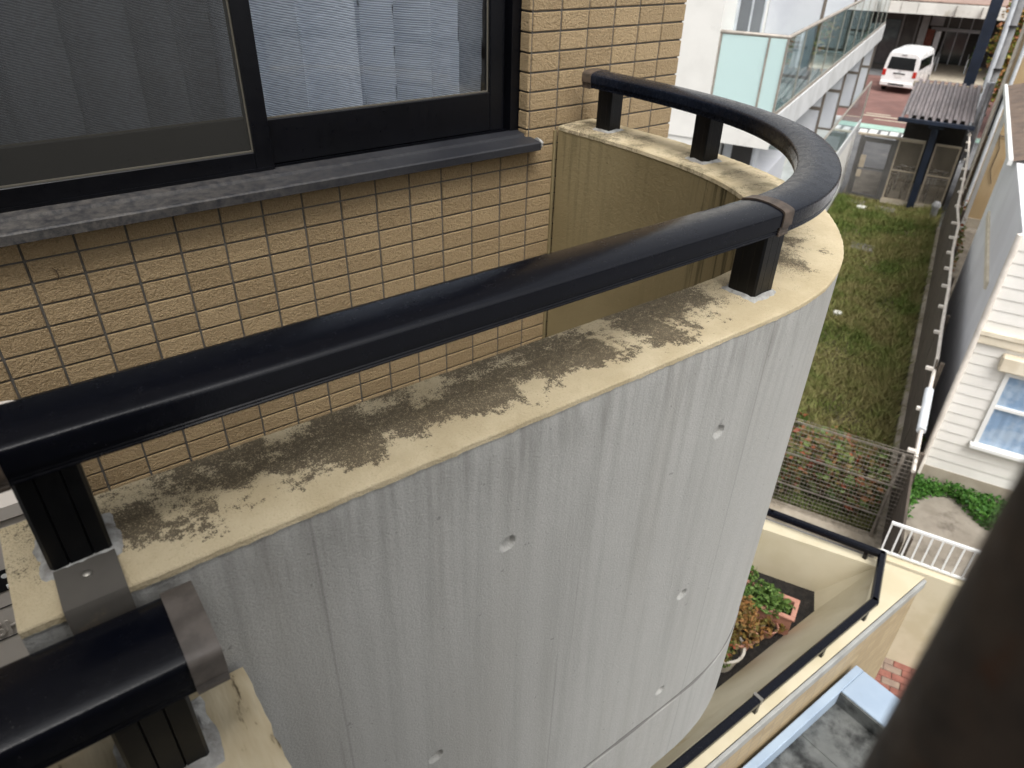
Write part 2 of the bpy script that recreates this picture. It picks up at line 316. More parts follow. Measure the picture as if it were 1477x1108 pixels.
M['roofbrown'] = pm('brown_sheet_roof', (112, 96, 84), (92, 80, 72), 3, .6, dirt=(140, 122, 104), dscale=6)
M['corr'] = pm('corrugated_roof', (128, 120, 120), (108, 102, 102), 1.6, .5, .05, 80, spec=.5, dirt=(120, 112, 108), dscale=2)
M['navy'] = pm('navy_steel', (34, 42, 58), (28, 35, 48), 3, .45)
M['fencegrey'] = pm('fence_dark_grey', (98, 96, 94), (88, 86, 84), 3, .5)
M['fencelight'] = pm('fence_beige', (176, 164, 146), (160, 148, 130), 3, .6)
M['polegrey'] = pm('pole_concrete', (150, 150, 150), (136, 136, 137), 3, .85, .1, 60)
M['polewhite'] = pm('cable_cover_white', (206, 210, 214), (190, 194, 198), 4, .5)
M['vanwhite'] = pm('van_white', (240, 240, 238), (234, 234, 232), 2, .25, spec=.6)
M['vanglass'] = pm('van_glass', (14, 16, 18), (22, 24, 26), 2, .08, spec=.7)
M['taillight'] = pm('tail_red', (176, 30, 24), (196, 56, 40), 9, .25)
M['plate'] = pm('number_plate', (228, 228, 224), None, 4, .5)
M['tyre'] = pm('tyre', (24, 24, 25), None, 5, .8)
M['rim'] = pm('rim', (150, 150, 152), None, 5, .35, metal=.6)
M['chrome'] = pm('bike_metal', (150, 150, 150), None, 5, .3, metal=.7)
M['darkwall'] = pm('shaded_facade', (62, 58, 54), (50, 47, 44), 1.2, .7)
M['redpanel'] = pm('red_brown_panel', (112, 62, 48), (96, 50, 40), 6, .7)
M['fascia'] = pm('fascia_white', (222, 220, 212), (208, 206, 198), 1, .7, dirt=(180, 174, 160), dscale=1.5)
M['rooftile'] = pm('roof_tile_pink', (160, 136, 124), (140, 118, 108), 5, .8, .3, 20, stretch=(3, 1, 1))
M['brick'] = pm('paver_red', (140, 92, 80), (122, 78, 68), 9, .85, .3, 60, rnd=7.)
M['brick2'] = pm('paver_grey', (146, 128, 112), (128, 110, 98), 9, .85, .3, 60, rnd=7.)
M['silver'] = pm('silver_sheet', (200, 202, 206), (170, 172, 178), 6, .35, .6, 9, .05, metal=.5)
M['stone'] = pm('paving_stone', (124, 120, 116), (106, 103, 98), 5, .85, .2, 50)
M['wire'] = pm('galvanised_wire', (160, 152, 142), (136, 128, 118), 8, .5, metal=.4)
M['lidwhite'] = pm('drain_lid', (226, 224, 218), None, 4, .6)

# ------------------------------------------------------------------ mesh helpers
BASE = {}
class MB:
    """collects shapes, in the axes of the thing they belong to"""
    def __init__(s): s.v = []; s.f = []; s.uv = None
    def add(s, vs, fs):
        o = len(s.v); s.v += [tuple(q) for q in vs]; s.f += [tuple(i+o for i in f) for f in fs]; return s
    def box(s, x0, x1, y0, y1, z0, z1, b=0.0):
        if b <= 0:
            vs = [(x, y, z) for z in (z0, z1) for y in (y0, y1) for x in (x0, x1)]
            fs = [(0, 2, 3, 1), (4, 5, 7, 6), (0, 1, 5, 4), (2, 6, 7, 3), (0, 4, 6, 2), (1, 3, 7, 5)]
            return s.add(vs, fs)
        bm = bmesh.new(); bmesh.ops.create_cube(bm, size=1)
        for q in bm.verts: q.co = Vector(((x0+x1)/2+q.co.x*(x1-x0), (y0+y1)/2+q.co.y*(y1-y0), (z0+z1)/2+q.co.z*(z1-z0)))
        bmesh.ops.bevel(bm, geom=bm.edges[:], offset=b, segments=1, affect='EDGES', profile=.5)
        bm.verts.index_update(); s.add([q.co[:] for q in bm.verts], [[q.index for q in f.verts] for f in bm.faces]); bm.free(); return s
    def prism(s, poly, z0, z1):
        n = len(poly); vs = [(x, y, z0) for x, y in poly]+[(x, y, z1) for x, y in poly]
        fs = [tuple(range(n-1, -1, -1)), tuple(range(n, 2*n))]+[(i, (i+1) % n, n+(i+1) % n, n+i) for i in range(n)]
        return s.add(vs, fs)
    def hull(s, a, b):
        """two same-length loops joined, both capped"""
        n = len(a); return s.add(list(a)+list(b), [tuple(range(n-1, -1, -1)), tuple(range(n, 2*n))]+[(i, (i+1) % n, n+(i+1) % n, n+i) for i in range(n)])
    def tube(s, path, r, n=8, cap=True):
        path = [Vector(q) for q in path]; loops = []; up = None
        for i, q in enumerate(path):
            a = path[max(0, i-1)]; c = path[min(len(path)-1, i+1)]; d = (c-a).normalized()
            if up is None: up = Vector((0, 0, 1)) if abs(d.z) < .9 else Vector((1, 0, 0))
            x = d.cross(up)
            if x.length < 1e-4: up = Vector((1, 0, 0)); x = d.cross(up)
            x.normalize(); y = x.cross(d); rr = r[i] if isinstance(r, (list, tuple)) else r
            loops.append([q+x*math.cos(2*math.pi*k/n)*rr+y*math.sin(2*math.pi*k/n)*rr for k in range(n)])
        vs = [p_ for L in loops for p_ in L]; fs = []
        for i in range(len(loops)-1):
            for k in range(n): fs.append((i*n+k, i*n+(k+1) % n, (i+1)*n+(k+1) % n, (i+1)*n+k))
        if cap: fs += [tuple(range(n-1, -1, -1)), tuple((len(loops)-1)*n+k for k in range(n))]
        return s.add(vs, fs)
    def lathe(s, prof, c=(0, 0, 0), n=16):
        vs = []; fs = []
        for (r, z) in prof:
            for k in range(n): vs.append((c[0]+r*math.cos(2*math.pi*k/n), c[1]+r*math.sin(2*math.pi*k/n), c[2]+z))
        for i in range(len(prof)-1):
            for k in range(n): fs.append((i*n+k, i*n+(k+1) % n, (i+1)*n+(k+1) % n, (i+1)*n+k))
        return s.add(vs, fs)
    def torus(s, c, r, rr, axis='y', n=24, m=6):
        vs = []; fs = []
        for i in range(n):
            a = 2*math.pi*i/n
            for k in range(m):
                b = 2*math.pi*k/m; q = r+rr*math.cos(b); h = rr*math.sin(b)
                p_ = (q*math.cos(a), h, q*math.sin(a)) if axis == 'y' else (h, q*math.cos(a), q*math.sin(a))
                vs.append((c[0]+p_[0], c[1]+p_[1], c[2]+p_[2]))
        for i in range(n):
            for k in range(m): fs.append((i*m+k, ((i+1) % n)*m+k, ((i+1) % n)*m+(k+1) % m, i*m+(k+1) % m))
        return s.add(vs, fs)
    def leaves(s, pts, size, elong=1.6, flat=.35, seed=1):
        g = np.random.default_rng(seed)
        for q in pts:
            d = Vector(g.normal(size=3)); d.z = abs(d.z)*flat+.1*d.z; d.normalize()
            e = d.cross(Vector(g.normal(size=3))); e.normalize(); sz = size*(.6+.8*g.random())
            a = d*sz*elong*.5; b = e*sz*.5; q = Vector(q); up = d.cross(e)*sz*.12
            s.add([q-a, q+b+up, q+a, q-b+up], [(0, 1, 2, 3)])
        return s
    def mesh(s, name, base=(0, 0, 0)):
        me = bpy.data.meshes.new(name); bx = Vector(base)
        me.from_pydata([(q[0]-bx.x, q[1]-bx.y, q[2]-bx.z) for q in s.v], [], s.f)
        if s.uv is not None:
            ul = me.uv_layers.new(name='UVMap')
            li = np.zeros(len(me.loops), dtype=np.int32); me.loops.foreach_get('vertex_index', li)
            ul.data.foreach_set('uv', np.asarray(s.uv, dtype=np.float32)[li].ravel())
        me.update(); return me
    def build(s, name, mat, parent=None, smooth=None, base=None):
        b = BASE[parent.name] if parent is not None else (base or (0, 0, 0))
        me = s.mesh(name, b); me.materials.append(M[mat] if isinstance(mat, str) else mat)
        o = bpy.data.objects.new(name, me); COL.objects.link(o)
        if parent is not None: o.parent = parent
        if smooth is not None:
            me.polygons.foreach_set('use_smooth', [True]*len(me.polygons))
            me.set_sharp_from_angle(angle=R(smooth))
        return o
def fix_normals(o):
    bm = bmesh.new(); bm.from_mesh(o.data); bmesh.ops.recalc_face_normals(bm, faces=bm.faces[:]); bm.to_mesh(o.data); bm.free()
def tag(o, label=None, cat=None, group=None, kind=None):
    if label: o['label'] = label
    if cat: o['category'] = cat
    if group: o['group'] = group
    if kind: o['kind'] = kind
    return o
def thing(name, label, cat, base, lot=False, group=None):
    """an Empty at the base; lot=True: base and parts are given in plot axes (u, v, z)"""
    o = bpy.data.objects.new(name, None); COL.objects.link(o); o.empty_display_size = .1
    if lot: o.location = uv2w(*base); o.rotation_euler = (0, 0, A)
    else: o.location = base
    BASE[o.name] = base; tag(o, label, cat, group); return o
def single(mb, name, mat, base, lot=False, smooth=None, **kw):
    o = mb.build(name, mat, None, smooth, base)
    if lot: o.location = uv2w(*base); o.rotation_euler = (0, 0, A)
    else: o.location = base
    tag(o, **kw); return o
def struct(mb, name, mat, base, lot=False, smooth=None): return single(mb, name, mat, base, lot, smooth, kind='structure')
def copy_tree(o, parent=None):
    c = o.copy(); COL.objects.link(c)
    if parent is not None: c.parent = parent
    for ch in list(o.children): copy_tree(ch, c)
    return c
def text_mesh(body, size, depth):
    cu = bpy.data.curves.new('lettering', 'FONT'); cu.body = body; cu.size = size; cu.extrude = depth
    tmp = bpy.data.objects.new('lettering', cu); COL.objects.link(tmp)
    bpy.context.view_layer.update(); dg = bpy.context.evaluated_depsgraph_get()
    me = bpy.data.meshes.new_from_object(tmp.evaluated_get(dg)); COL.objects.unlink(tmp); bpy.data.objects.remove(tmp); return me

# ------------------------------------------------------------------ plan curve of the rounded balcony
_ctrl = [(-.105, -1.137), (.2, -1.137), (.5, -1.137), (.80, -1.137), (.90, -1.137), (.99, -1.134), (1.09, -1.117), (1.20, -1.073), (1.295, -1.013), (1.385, -.933), (1.45, -.855), (1.505, -.755), (1.54, -.655), (1.56, -.55), (1.57, -.45), (1.572, -.3), (1.562, -.15), (1.545, -.001)]
def _resample(pts, step):
    P = [Vector((a, b, 0)) for a, b in pts]
    for _ in range(3):
        Q = [P[0]]
        for a, b in zip(P[:-1], P[1:]): Q += [a*.75+b*.25, a*.25+b*.75]
        P = Q+[P[-1]]
    d = [0.0]
    for a, b in zip(P[:-1], P[1:]): d.append(d[-1]+(b-a).length)
    return P, d
_CP, _CD = _resample(_ctrl, .01)
_CX = np.array([p_.x for p_ in _CP]); _CY = np.array([p_.y for p_ in _CP]); _CD = np.array(_CD)
LEN = _CD[-1]
def plan(s, off=0.0):
    """point at arc length s, shifted off metres towards the inside of the balcony"""
    s = max(0.0, min(LEN, s)); e = .012
    x, y = np.interp(s, _CD, _CX), np.interp(s, _CD, _CY)
    a, b = max(0, s-e), min(LEN, s+e)
    tx, ty = np.interp(b, _CD, _CX)-np.interp(a, _CD, _CX), np.interp(b, _CD, _CY)-np.interp(a, _CD, _CY)
    l_ = math.hypot(tx, ty); tx /= l_; ty /= l_
    return x-ty*off, y+tx*off
ZT, ZB, TH = .1, -1.13, .15

def dense(lo, hi, step, spots, half, fine):
    a = list(np.arange(lo, hi, step))+[hi]
    for c in spots: a += list(np.arange(c-half, c+half, fine))
    a = sorted(x for x in a if lo <= x <= hi); out = [a[0]]
    for x in a[1:]:
        if x-out[-1] > fine*.6: out.append(x)
    out[-1] = hi; return out
bal = thing('concrete_balcony', 'rounded grey concrete balcony parapet with mouldy beige top below the window', 'balcony', (.8, -1.0, ZB))
holes = [(.51, -.09), (.938, -.084), (.938, -.48), (.382, -.477), (.938, -.79), (1.345, -.115), (1.345, -.50), (1.345, -.80)]
ss = dense(0, LEN, .012, [h_[0] for h_ in holes], .02, .0022); zz = dense(ZB, ZT, .015, [-.09, -.115, -.48, -.50, -.79, -.80, -.876], .018, .0022)
JW = .0
mb = MB(); uvs = []
for z in zz:
    for s_ in ss:
        off = 0.0
        for hs_, hz in holes:
            d = math.hypot(s_-hs_, z-hz)
            if d < .0125: off = max(off, .0075*min(1, (.0125-d)/.003)*(1 if z > hz-.007 else .7))
        zj = -.876+.004*math.sin(s_*7)+.0016*math.sin(s_*31)
        dj = abs(z-zj)
        if dj < .006: off = max(off, .005*(1-dj/.006))
        if z < zj: off -= .0015
        if z > ZT-.02: off += .0015*((z-(ZT-.02))/.02)**2
        x, y = plan(s_, off); mb.v.append((x, y, z)); uvs.append((s_, z))
n = len(ss); mb.uv = uvs
for j in range(len(zz)-1):
    for i in range(n-1): mb.f.append((j*n+i, j*n+i+1, (j+1)*n+i+1, (j+1)*n+i))
mb.build('outer_face', 'concrete', bal, 40)
# inner face, underside, end
S2 = np.linspace(0, LEN, 180)
mb = MB(); mb.uv = []
for z in (-.9, -.5, -.1, ZT): 
    for s_ in S2: mb.v.append((*plan(s_, TH), z)); mb.uv.append((s_, z))
for j in range(3):
    for i in range(179): mb.f.append((j*180+i+1, j*180+i, (j+1)*180+i, (j+1)*180+i+1))
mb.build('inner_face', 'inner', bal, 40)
mb = MB(); mb.uv = []
for s_ in S2: mb.v.append((*plan(s_, 0), ZB)); mb.uv.append((s_, 0))
for s_ in S2: mb.v.append((*plan(s_, TH), ZB)); mb.uv.append((s_, .15))
for i in range(179): mb.f.append((i, i+1, 180+i+1, 180+i))
mb.build('underside', 'landing', bal)
a0, a1 = plan(0, 0), plan(0, TH)
mb = MB(); mb.add([(a0[0], a0[1], ZB), (a1[0], a1[1], ZB), (a1[0], a1[1], ZT), (a0[0], a0[1], ZT)], [(0, 3, 2, 1)]); mb.build('end_face', 'landing', bal)
# coping: painted mortar skin with a ragged outer lip
mb = MB(); mb.uv = []; S3 = np.arange(0, LEN+.004, .008); prof = [(-.0007, -.0022), (-.0006, .0046), (.0006, .0062), (.003, .0066), (.03, .007), (.075, .008), (.12, .007), (.146, .006), (.1505, .003), (.1515, -.006)]
def wav(s_, k): return .0003*math.sin(s_*83+k)+.0004*math.sin(s_*210+2*k)+.0005*math.sin(s_*317+k*3)+.0004*(rng.random()-.5)
for s_ in S3:
    s_ = min(s_, LEN)
    for k, (o_, z) in enumerate(prof):
        oo, z2 = o_, z
        if k <= 2: oo += wav(s_, .3)*.8; z2 += wav(s_, 1.7)*(1.4 if k == 0 else .5)
        if k >= 8: oo += wav(s_, 4.1)*.6
        mb.v.append((*plan(s_, oo), ZT+z2)); mb.uv.append((s_, o_))
m_ = len(prof)
for i in range(len(S3)-1):
    for k in range(m_-1): mb.f.append((i*m_+k, (i+1)*m_+k, (i+1)*m_+k+1, i*m_+k+1))
mb.f.append(tuple(range(m_)))
o = mb.build('coping', 'coping', bal, 18)
# balcony floor slab
poly = [plan(s_, TH-.004) for s_ in np.linspace(0, LEN, 60)]+[(-1.4, 0), (-1.4, -1.0)]
MB().prism([(a, b) for a, b in poly], -1.08, -.9).build('floor_slab', 'landing', bal)
MB().box(-1.4, -.108, -1.137, -.987, ZB, -.55).build('low_parapet', 'landing', bal)
# thin light plaster bead where the parapet meets the tiled wall
px_, py_ = plan(LEN, TH)
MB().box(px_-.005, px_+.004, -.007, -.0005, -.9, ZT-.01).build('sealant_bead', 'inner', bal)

# ------------------------------------------------------------------ balcony handrail
RZ = .2185; ROFF = .079
prof_half = [(.030, 0), (.0352, 0), (.0352, .0018), (.0336, .0034), (.0336, .0038), (.0352, .0042), (.0352, .0052), (.0336, .0068), (.0336, .0072), (.0352, .0076), (.0352, .0118), (.0342, .0128), (.0342, .0132), (.0385, .0138), (.0385, .0150), (.0385, .0300), (.0381, .0328), (.0368, .0350), (.0345, .0365), (.0290, .0382), (.0200, .0402), (.010, .0416)]
RPROF = [(a, b) for a, b in prof_half]+[(0, .042)]+[(-a, b) for a, b in reversed(prof_half)]
def grow(prof, g): 
    return [(a+(g if a > 0 else -g if a < 0 else 0), b+(g if b > .029 else -g if b < .001 else 0)) for a, b in prof]
def sweep(mb, prof, stations, z, cap0=True, cap1=True):
    """stations: list of (x, y, nx, ny), n pointing outwards"""
    m_ = len(prof); o = len(mb.v)
    for (x, y, nx, ny) in stations:
        for a, b in prof: mb.v.append((x+nx*a, y+ny*a, z+b))
    for i in range(len(stations)-1):
        for k in range(m_): mb.f.append((o+i*m_+k, o+(i+1)*m_+k, o+(i+1)*m_+(k+1) % m_, o+i*m_+(k+1) % m_))
    if cap0: mb.f.append(tuple(o+k for k in range(m_)))
    if cap1: mb.f.append(tuple(o+(len(stations)-1)*m_+k for k in reversed(range(m_))))
    return mb
def stat(s0, s1, n_, off=ROFF):
    out = []
    for s_ in np.linspace(s0, s1, n_):
        x, y = plan(s_, off); x2, y2 = plan(s_, off-.01); d = math.hypot(x2-x, y2-y); out.append((x, y, (x2-x)/d, (y2-y)/d))
    return out
def s_at_x(x): return x+.105
rail = thing('balcony_handrail', 'black handrail on short posts curving round the balcony parapet', 'handrail', (-.05, -1.057, ZT))
o = sweep(MB(), RPROF, stat(.032, s_at_x(.942), 3), RZ).build('straight_rail', 'rail', rail, 30); fix_normals(o)
o = sweep(MB(), RPROF, stat(s_at_x(.962), LEN-.075, 90), RZ).build('curved_rail', 'rail_sky_sheen', rail, 30); fix_normals(o)
o = sweep(MB(), grow(RPROF, .0022), stat(s_at_x(.940), s_at_x(.966), 6), RZ).build('joint_band', 'band', rail, 30); fix_normals(o)
o = sweep(MB(), grow(RPROF, .0022), stat(LEN-.082, LEN-.05, 5), RZ).build('end_cap', 'band', rail, 30); fix_normals(o)
o = sweep(MB(), grow(RPROF, .0022), stat(.018, .034, 3), RZ).build('end_cap', 'band', rail, 30); fix_normals(o)
def post_poly(w_=.026, g_=.0016):
    P = []
    for q in range(4):
        a = math.pi/2*q; side = [(-w_+.003, -w_), (-.011, -w_), (-.010, -w_+g_), (-.009, -w_), (.009, -w_), (.010, -w_+g_), (.011, -w_), (w_-.003, -w_)]
        P += [(x*math.cos(a)-y*math.sin(a), x*math.sin(a)+y*math.cos(a)) for x, y in side]
    return P
def post_and_seal(root, x, y, ang, z0, z1, w_=.026, seed=0, ribs=True):
    g_ = random.Random(seed); P = [(x+a*math.cos(ang)-b*math.sin(ang), y+a*math.sin(ang)+b*math.cos(ang)) for a, b in (post_poly(w_) if ribs else post_poly(w_, .0003))]
    o = MB().prism(P, z0, z1).build('post', 'post', root)
    lo = []; hi = []
    for k in range(32):
        a = 2*math.pi*k/32; c_, s_ = math.cos(a), math.sin(a); q = (w_+.001)/max(abs(c_), abs(s_)); e = q+.009+.006*g_.random()
        for L, r_, z in ((lo, e, z0-.001), (hi, q+.001, z0+.004+.004*g_.random())):
            xx, yy = r_*c_, r_*s_; L.append((x+xx*math.cos(ang)-yy*math.sin(ang), y+xx*math.sin(ang)+yy*math.cos(ang), z))
    MB().hull(lo, hi).build('sealant', 'sealant', root, 50)
    return o
for k, (s_, off) in enumerate([(.059, .077), (s_at_x(.958), .080), (LEN-.50, .080), (LEN-.125, .074)]):
    x, y = plan(s_, off); x2, y2 = plan(s_, off-.01); ang = math.atan2(y2-y, x2-x)+math.pi/2
    post_and_seal(rail, x, y, ang, ZT+.006, RZ+.003, .026, k, k == 0)

# flashing sheet over the joint, in front of the first post
fl = thing('flashing_sheet', 'grey metal flashing bent over the parapet edge below the post', 'flashing', (-.045, -1.137, ZT))
mb = MB(); Lp = [(-1.088, ZT+.0125), (-1.128, ZT+.0125), (-1.141, ZT+.011), (-1.1445, ZT+.004), (-1.1445, ZT-.06), (-1.146, ZT-.20)]
for y, z in Lp: mb.v += [(-.0705, y, z), (-.0195, y, z)]
for y, z in Lp: mb.v += [(-.0705, y+.001, z-.0016), (-.0195, y+.001, z-.0016)]
k = len(Lp)*2
for i in range(len(Lp)-1): mb.f += [(2*i, 2*i+1, 2*i+3, 2*i+2), (k+2*i, k+2*i+2, k+2*i+3, k+2*i+1), (2*i, 2*i+2, k+2*i+2, k+2*i), (2*i+1, k+2*i+1, k+2*i+3, 2*i+3)]
mb.build('sheet', 'flash', fl, 50)
mb = MB(); mb.lathe([(.0001, .003), (.0022, .003), (.0042, .0016), (.0046, 0)], (-.046, -1.108, ZT+.0125), 14); sc = mb.build('screw', 'screw', fl, 40)
MB().box(-.0485, -.0435, -1.1085, -1.1075, ZT+.0150, ZT+.0158).box(-.0465, -.0455, -1.1105, -1.1055, ZT+.0150, ZT+.01575).build('cross_slot', 'black', sc) if False else None

# ------------------------------------------------------------------ stair landing parapet and its handrail, close to the camera
ld = thing('landing_parapet', 'low beige topped parapet end right in front, under the nearest rail', 'parapet', (-.6, -1.215, -1.3))
NZ = -.05
MB().box(-1.6, .048, -1.288, -1.1465, -1.3, NZ-.012).build('body', 'landing', ld)
mb = MB(); gx = np.linspace(-1.6, .051, 150); gy = np.linspace(-1.291, -1.1462, 12)
for x in gx:
    for j, y in enumerate(gy):
        e = .0006*math.sin(x*190+y*70)+.0006*math.sin(x*83-y*140)
        ex = .0012*rng.random() if x > .05 else 0
        mb.v.append((x-ex+(0.0008*math.sin(y*260)+.0012*rng.random() if x > .05 else 0), y, NZ+e-(.006 if j in (0, 11) or x > .05 else 0)))
for i in range(149):
    for j in range(11): mb.f.append((i*12+j, (i+1)*12+j, (i+1)*12+j+1, i*12+j+1))
n0 = len(mb.v)
for j, y in enumerate(gy): mb.v.append((.049, y, NZ-.03))
for j in range(11): mb.f.append((149*12+j, n0+j, n0+j+1, 149*12+j+1))
for x in (gx[0], gx[-1]): mb.v.append((x, -1.2905, NZ-.03))
mb.f.append((0, n0+12, n0+13, 149*12))
mb.build('coping', 'beige2', ld, 60)
MB().box(-1.6, .02, -2.29, -1.288, -1.3, -1.0).build('landing_floor', 'landing', ld)
nr = thing('landing_handrail', 'thick black handrail with grey end cap, nearest to the viewer at lower left', 'handrail', (-.04, -1.192, NZ))
NRZ = .053; NY = -1.1945
NPROF = [(a*1.15, b*1.12) for a, b in RPROF]
st = lambda xs: [(x, NY, 0, -1) for x in xs]
o = sweep(MB(), NPROF, st([-1.5, -.6, .004]), NRZ).build('rail', 'rail', nr, 30); fix_normals(o)
o = sweep(MB(), grow(NPROF, .0026), st([.001, .003, .0265, .0285]), NRZ).build('end_cap', 'cap_grey', nr, 30); fix_normals(o)
MB().lathe([(.0001, .0), (.002, 0)], (0, 0, 0), 8)
post_and_seal(nr, -.037, -1.200, 0, NZ+.001, NRZ+.003, .031, 9)

# ------------------------------------------------------------------ rusty vertical pipe beside the lens
mb = MB(); mb.tube([(.1404, -1.6828, z) for z in np.linspace(-3.0, 2.6, 20)], .026, 24)
single(mb, 'steel_pipe', 'rust', (.1404, -1.6828, -3.0), smooth=60, label='dark rusty brown vertical pipe, out of focus at lower right', cat='pipe')

# ------------------------------------------------------------------ own building: tiled wall, window
apt = thing('apartment_building', 'apartment wall of small beige tiles with a black framed window', 'building', (.6, .15, G))
XW0, XW1, ZS, ZH = -.225, 1.30, .055, 1.45     # window opening
XL, XR, WT = -2.2, 1.897, .16
gy0 = .0035
mbw = MB().box(XL, XR-.004, gy0, WT, G, ZS).box(XW1, XR-.004, gy0, WT, ZS, 6.2).box(XL, XW0, gy0, WT, ZS, 6.2).box(XW0, XW1, gy0, WT, ZH, 6.2)
mbw.build('wall', 'grout', apt)
def tile_mesh(w_, h_, d_, name):
    return MB().box(0, w_, 0, d_, 0, h_, .0016).mesh(name)
TM = tile_mesh(.095, .0457, .009, 'tile'); TM.materials.append(M['tile'])
PW, PH = .1, .0508
def put_tile(me, x, y, z, sx=1., rz=0.):
    o = bpy.data.objects.new('tile', me); COL.objects.link(o); o.parent = apt; b = BASE[apt.name]
    o.location = (x-b[0]+rng.uniform(-.0004, .0004), y-b[1]+rng.uniform(-.0005, .0005), z-b[2]); o.scale = (sx, 1, 1)
    o.rotation_euler = (rng.uniform(-.006, .006), 0, rz+rng.uniform(-.003, .003)); return o
far_tiles = []
for i in range(-8, 19):
    for j in range(-22, 17):
        x, z = i*PW+.0025, -(j+1)*PH+.0025
        if z > .95: continue
        inside = XW0-.09 < x < XW1-.01 and z > ZS-.045 and z < ZH
        if inside: continue
        if x > 1.32 and z < -.1 and x < 1.55 and False: continue
        vis = (-2 <= i <= 13 and 0 <= j <= 12) or (13 <= i <= 18 and -9 <= j <= 11)
        if vis: put_tile(TM, x, -.0005, z)
        else: far_tiles.append((x, z))
mb = MB()
for x, z in far_tiles: mb.box(x, x+.095, 0, .009, z, z+.0457)
tag(mb.build('outlying_tiles', 'tile', apt), kind='stuff')
TR = tile_mesh(.040, .0457, .009, 'reveal_tile'); TR.materials.append(M['tile'])
for j in range(-22, -1):
    put_tile(TR, XW1+.0005, .0028, -(j+1)*PH+.0025, 1., R(90))
# window
win = MB()
FY0, FY1 = .046, .14
win.box(XW1-.035, XW1, FY0, FY1, ZS, ZH).box(XW0, XW0+.035, FY0, FY1, ZS, ZH).box(XW0+.035, XW1-.035, FY0, FY1, ZH-.04, ZH).box(XW0+.035, XW1-.035, FY0, FY1, ZS, .088)
win.box(XW1-.052, XW1-.036, FY0+.03, FY0+.036, .088, ZH-.04).box(XW0+.035, XW1-.035, FY0+.018, FY0+.021, .088, .096).box(XW0+.035, XW1-.035, FY0+.05, FY0+.053, .088, .096)
wf = win.build('window', 'frame', apt)
BASE['window'] = BASE[apt.name]
def sash(name, x0, x1, y0, y1, z0, z1, st_, rb, rt, gmat, gy):
    m_ = MB().box(x0, x0+st_, y0, y1, z0, z1, .0015).box(x1-st_, x1, y0, y1, z0, z1, .0015).box(x0+st_, x1-st_, y0+.001, y1-.001, z0+.001, z0+rb, .0015).box(x0+st_, x1-st_, y0+.001, y1-.001, z1-rt, z1-.001, .0015)
    o = m_.build(name, 'frame', wf)
    p_ = MB().box(x0+st_-.004, x1-st_+.004, gy, gy+.003, z0+rb-.004, z1-rt+.004).build(name.replace('sash', 'pane').replace('screen_frame', 'screen_mesh'), gmat, wf)
    gk = MB()
    a, b, c_, d = x0+st_, x1-st_, z0+rb, z1-rt; w_ = .0035
    gk.box(a, b, gy-.003, gy+.001, c_, c_+w_).box(a, b, gy-.003, gy+.001, d-w_, d).box(a, a+w_, gy-.003, gy+.001, c_+w_, d-w_).box(b-w_, b, gy-.003, gy+.001, c_+w_, d-w_)
    gk.build('gasket', 'gasket', wf)
    return o
sash('screen_frame', XW0+.036, .560, .040, .060, .0885, ZH-.05, .043, .050, .03, 'screen', .050)
sash('right_sash', .520, XW1-.046, .066, .092, .0965, ZH-.05, .046, .105, .04, 'glass', .080)
sash('left_sash', XW0+.036, .575, .100, .124, .0965, ZH-.05, .046, .105, .04, 'glass', .112)
MB().box(XW0+.03, .556, .0385, .0402, .089, .101).build('lower_track', 'frame', wf)
# sill with sloped top and drip lip
mb = MB(); prof = [(.05, .094), (.012, .090), (.009, .083), (-.048, .078), (-.052, .075), (-.052, .056), (-.048, .054), (.05, .060)]
vs0 = [(XL, y, z) for y, z in prof]; vs1 = [(1.305, y, z) for y, z in prof]; mb.hull(vs0, vs1)
o = mb.build('sill', 'sill', wf); fix_normals(o)
mb = MB(); g_ = random.Random(3)
loA = [(1.306, -.03+.026*math.cos(a)*g_.uniform(.8, 1.1), .068+.018*math.sin(a)*g_.uniform(.8, 1.1)) for a in np.linspace(0, 6.0, 12)]; hiA = [(1.318+.004*g_.random(), -.03+.016*math.cos(a)*g_.uniform(.7, 1.1), .068+.011*math.sin(a)) for a in np.linspace(0, 6.0, 12)]
mb.hull(loA, hiA).build('sealant_blob', 'sealant', wf)
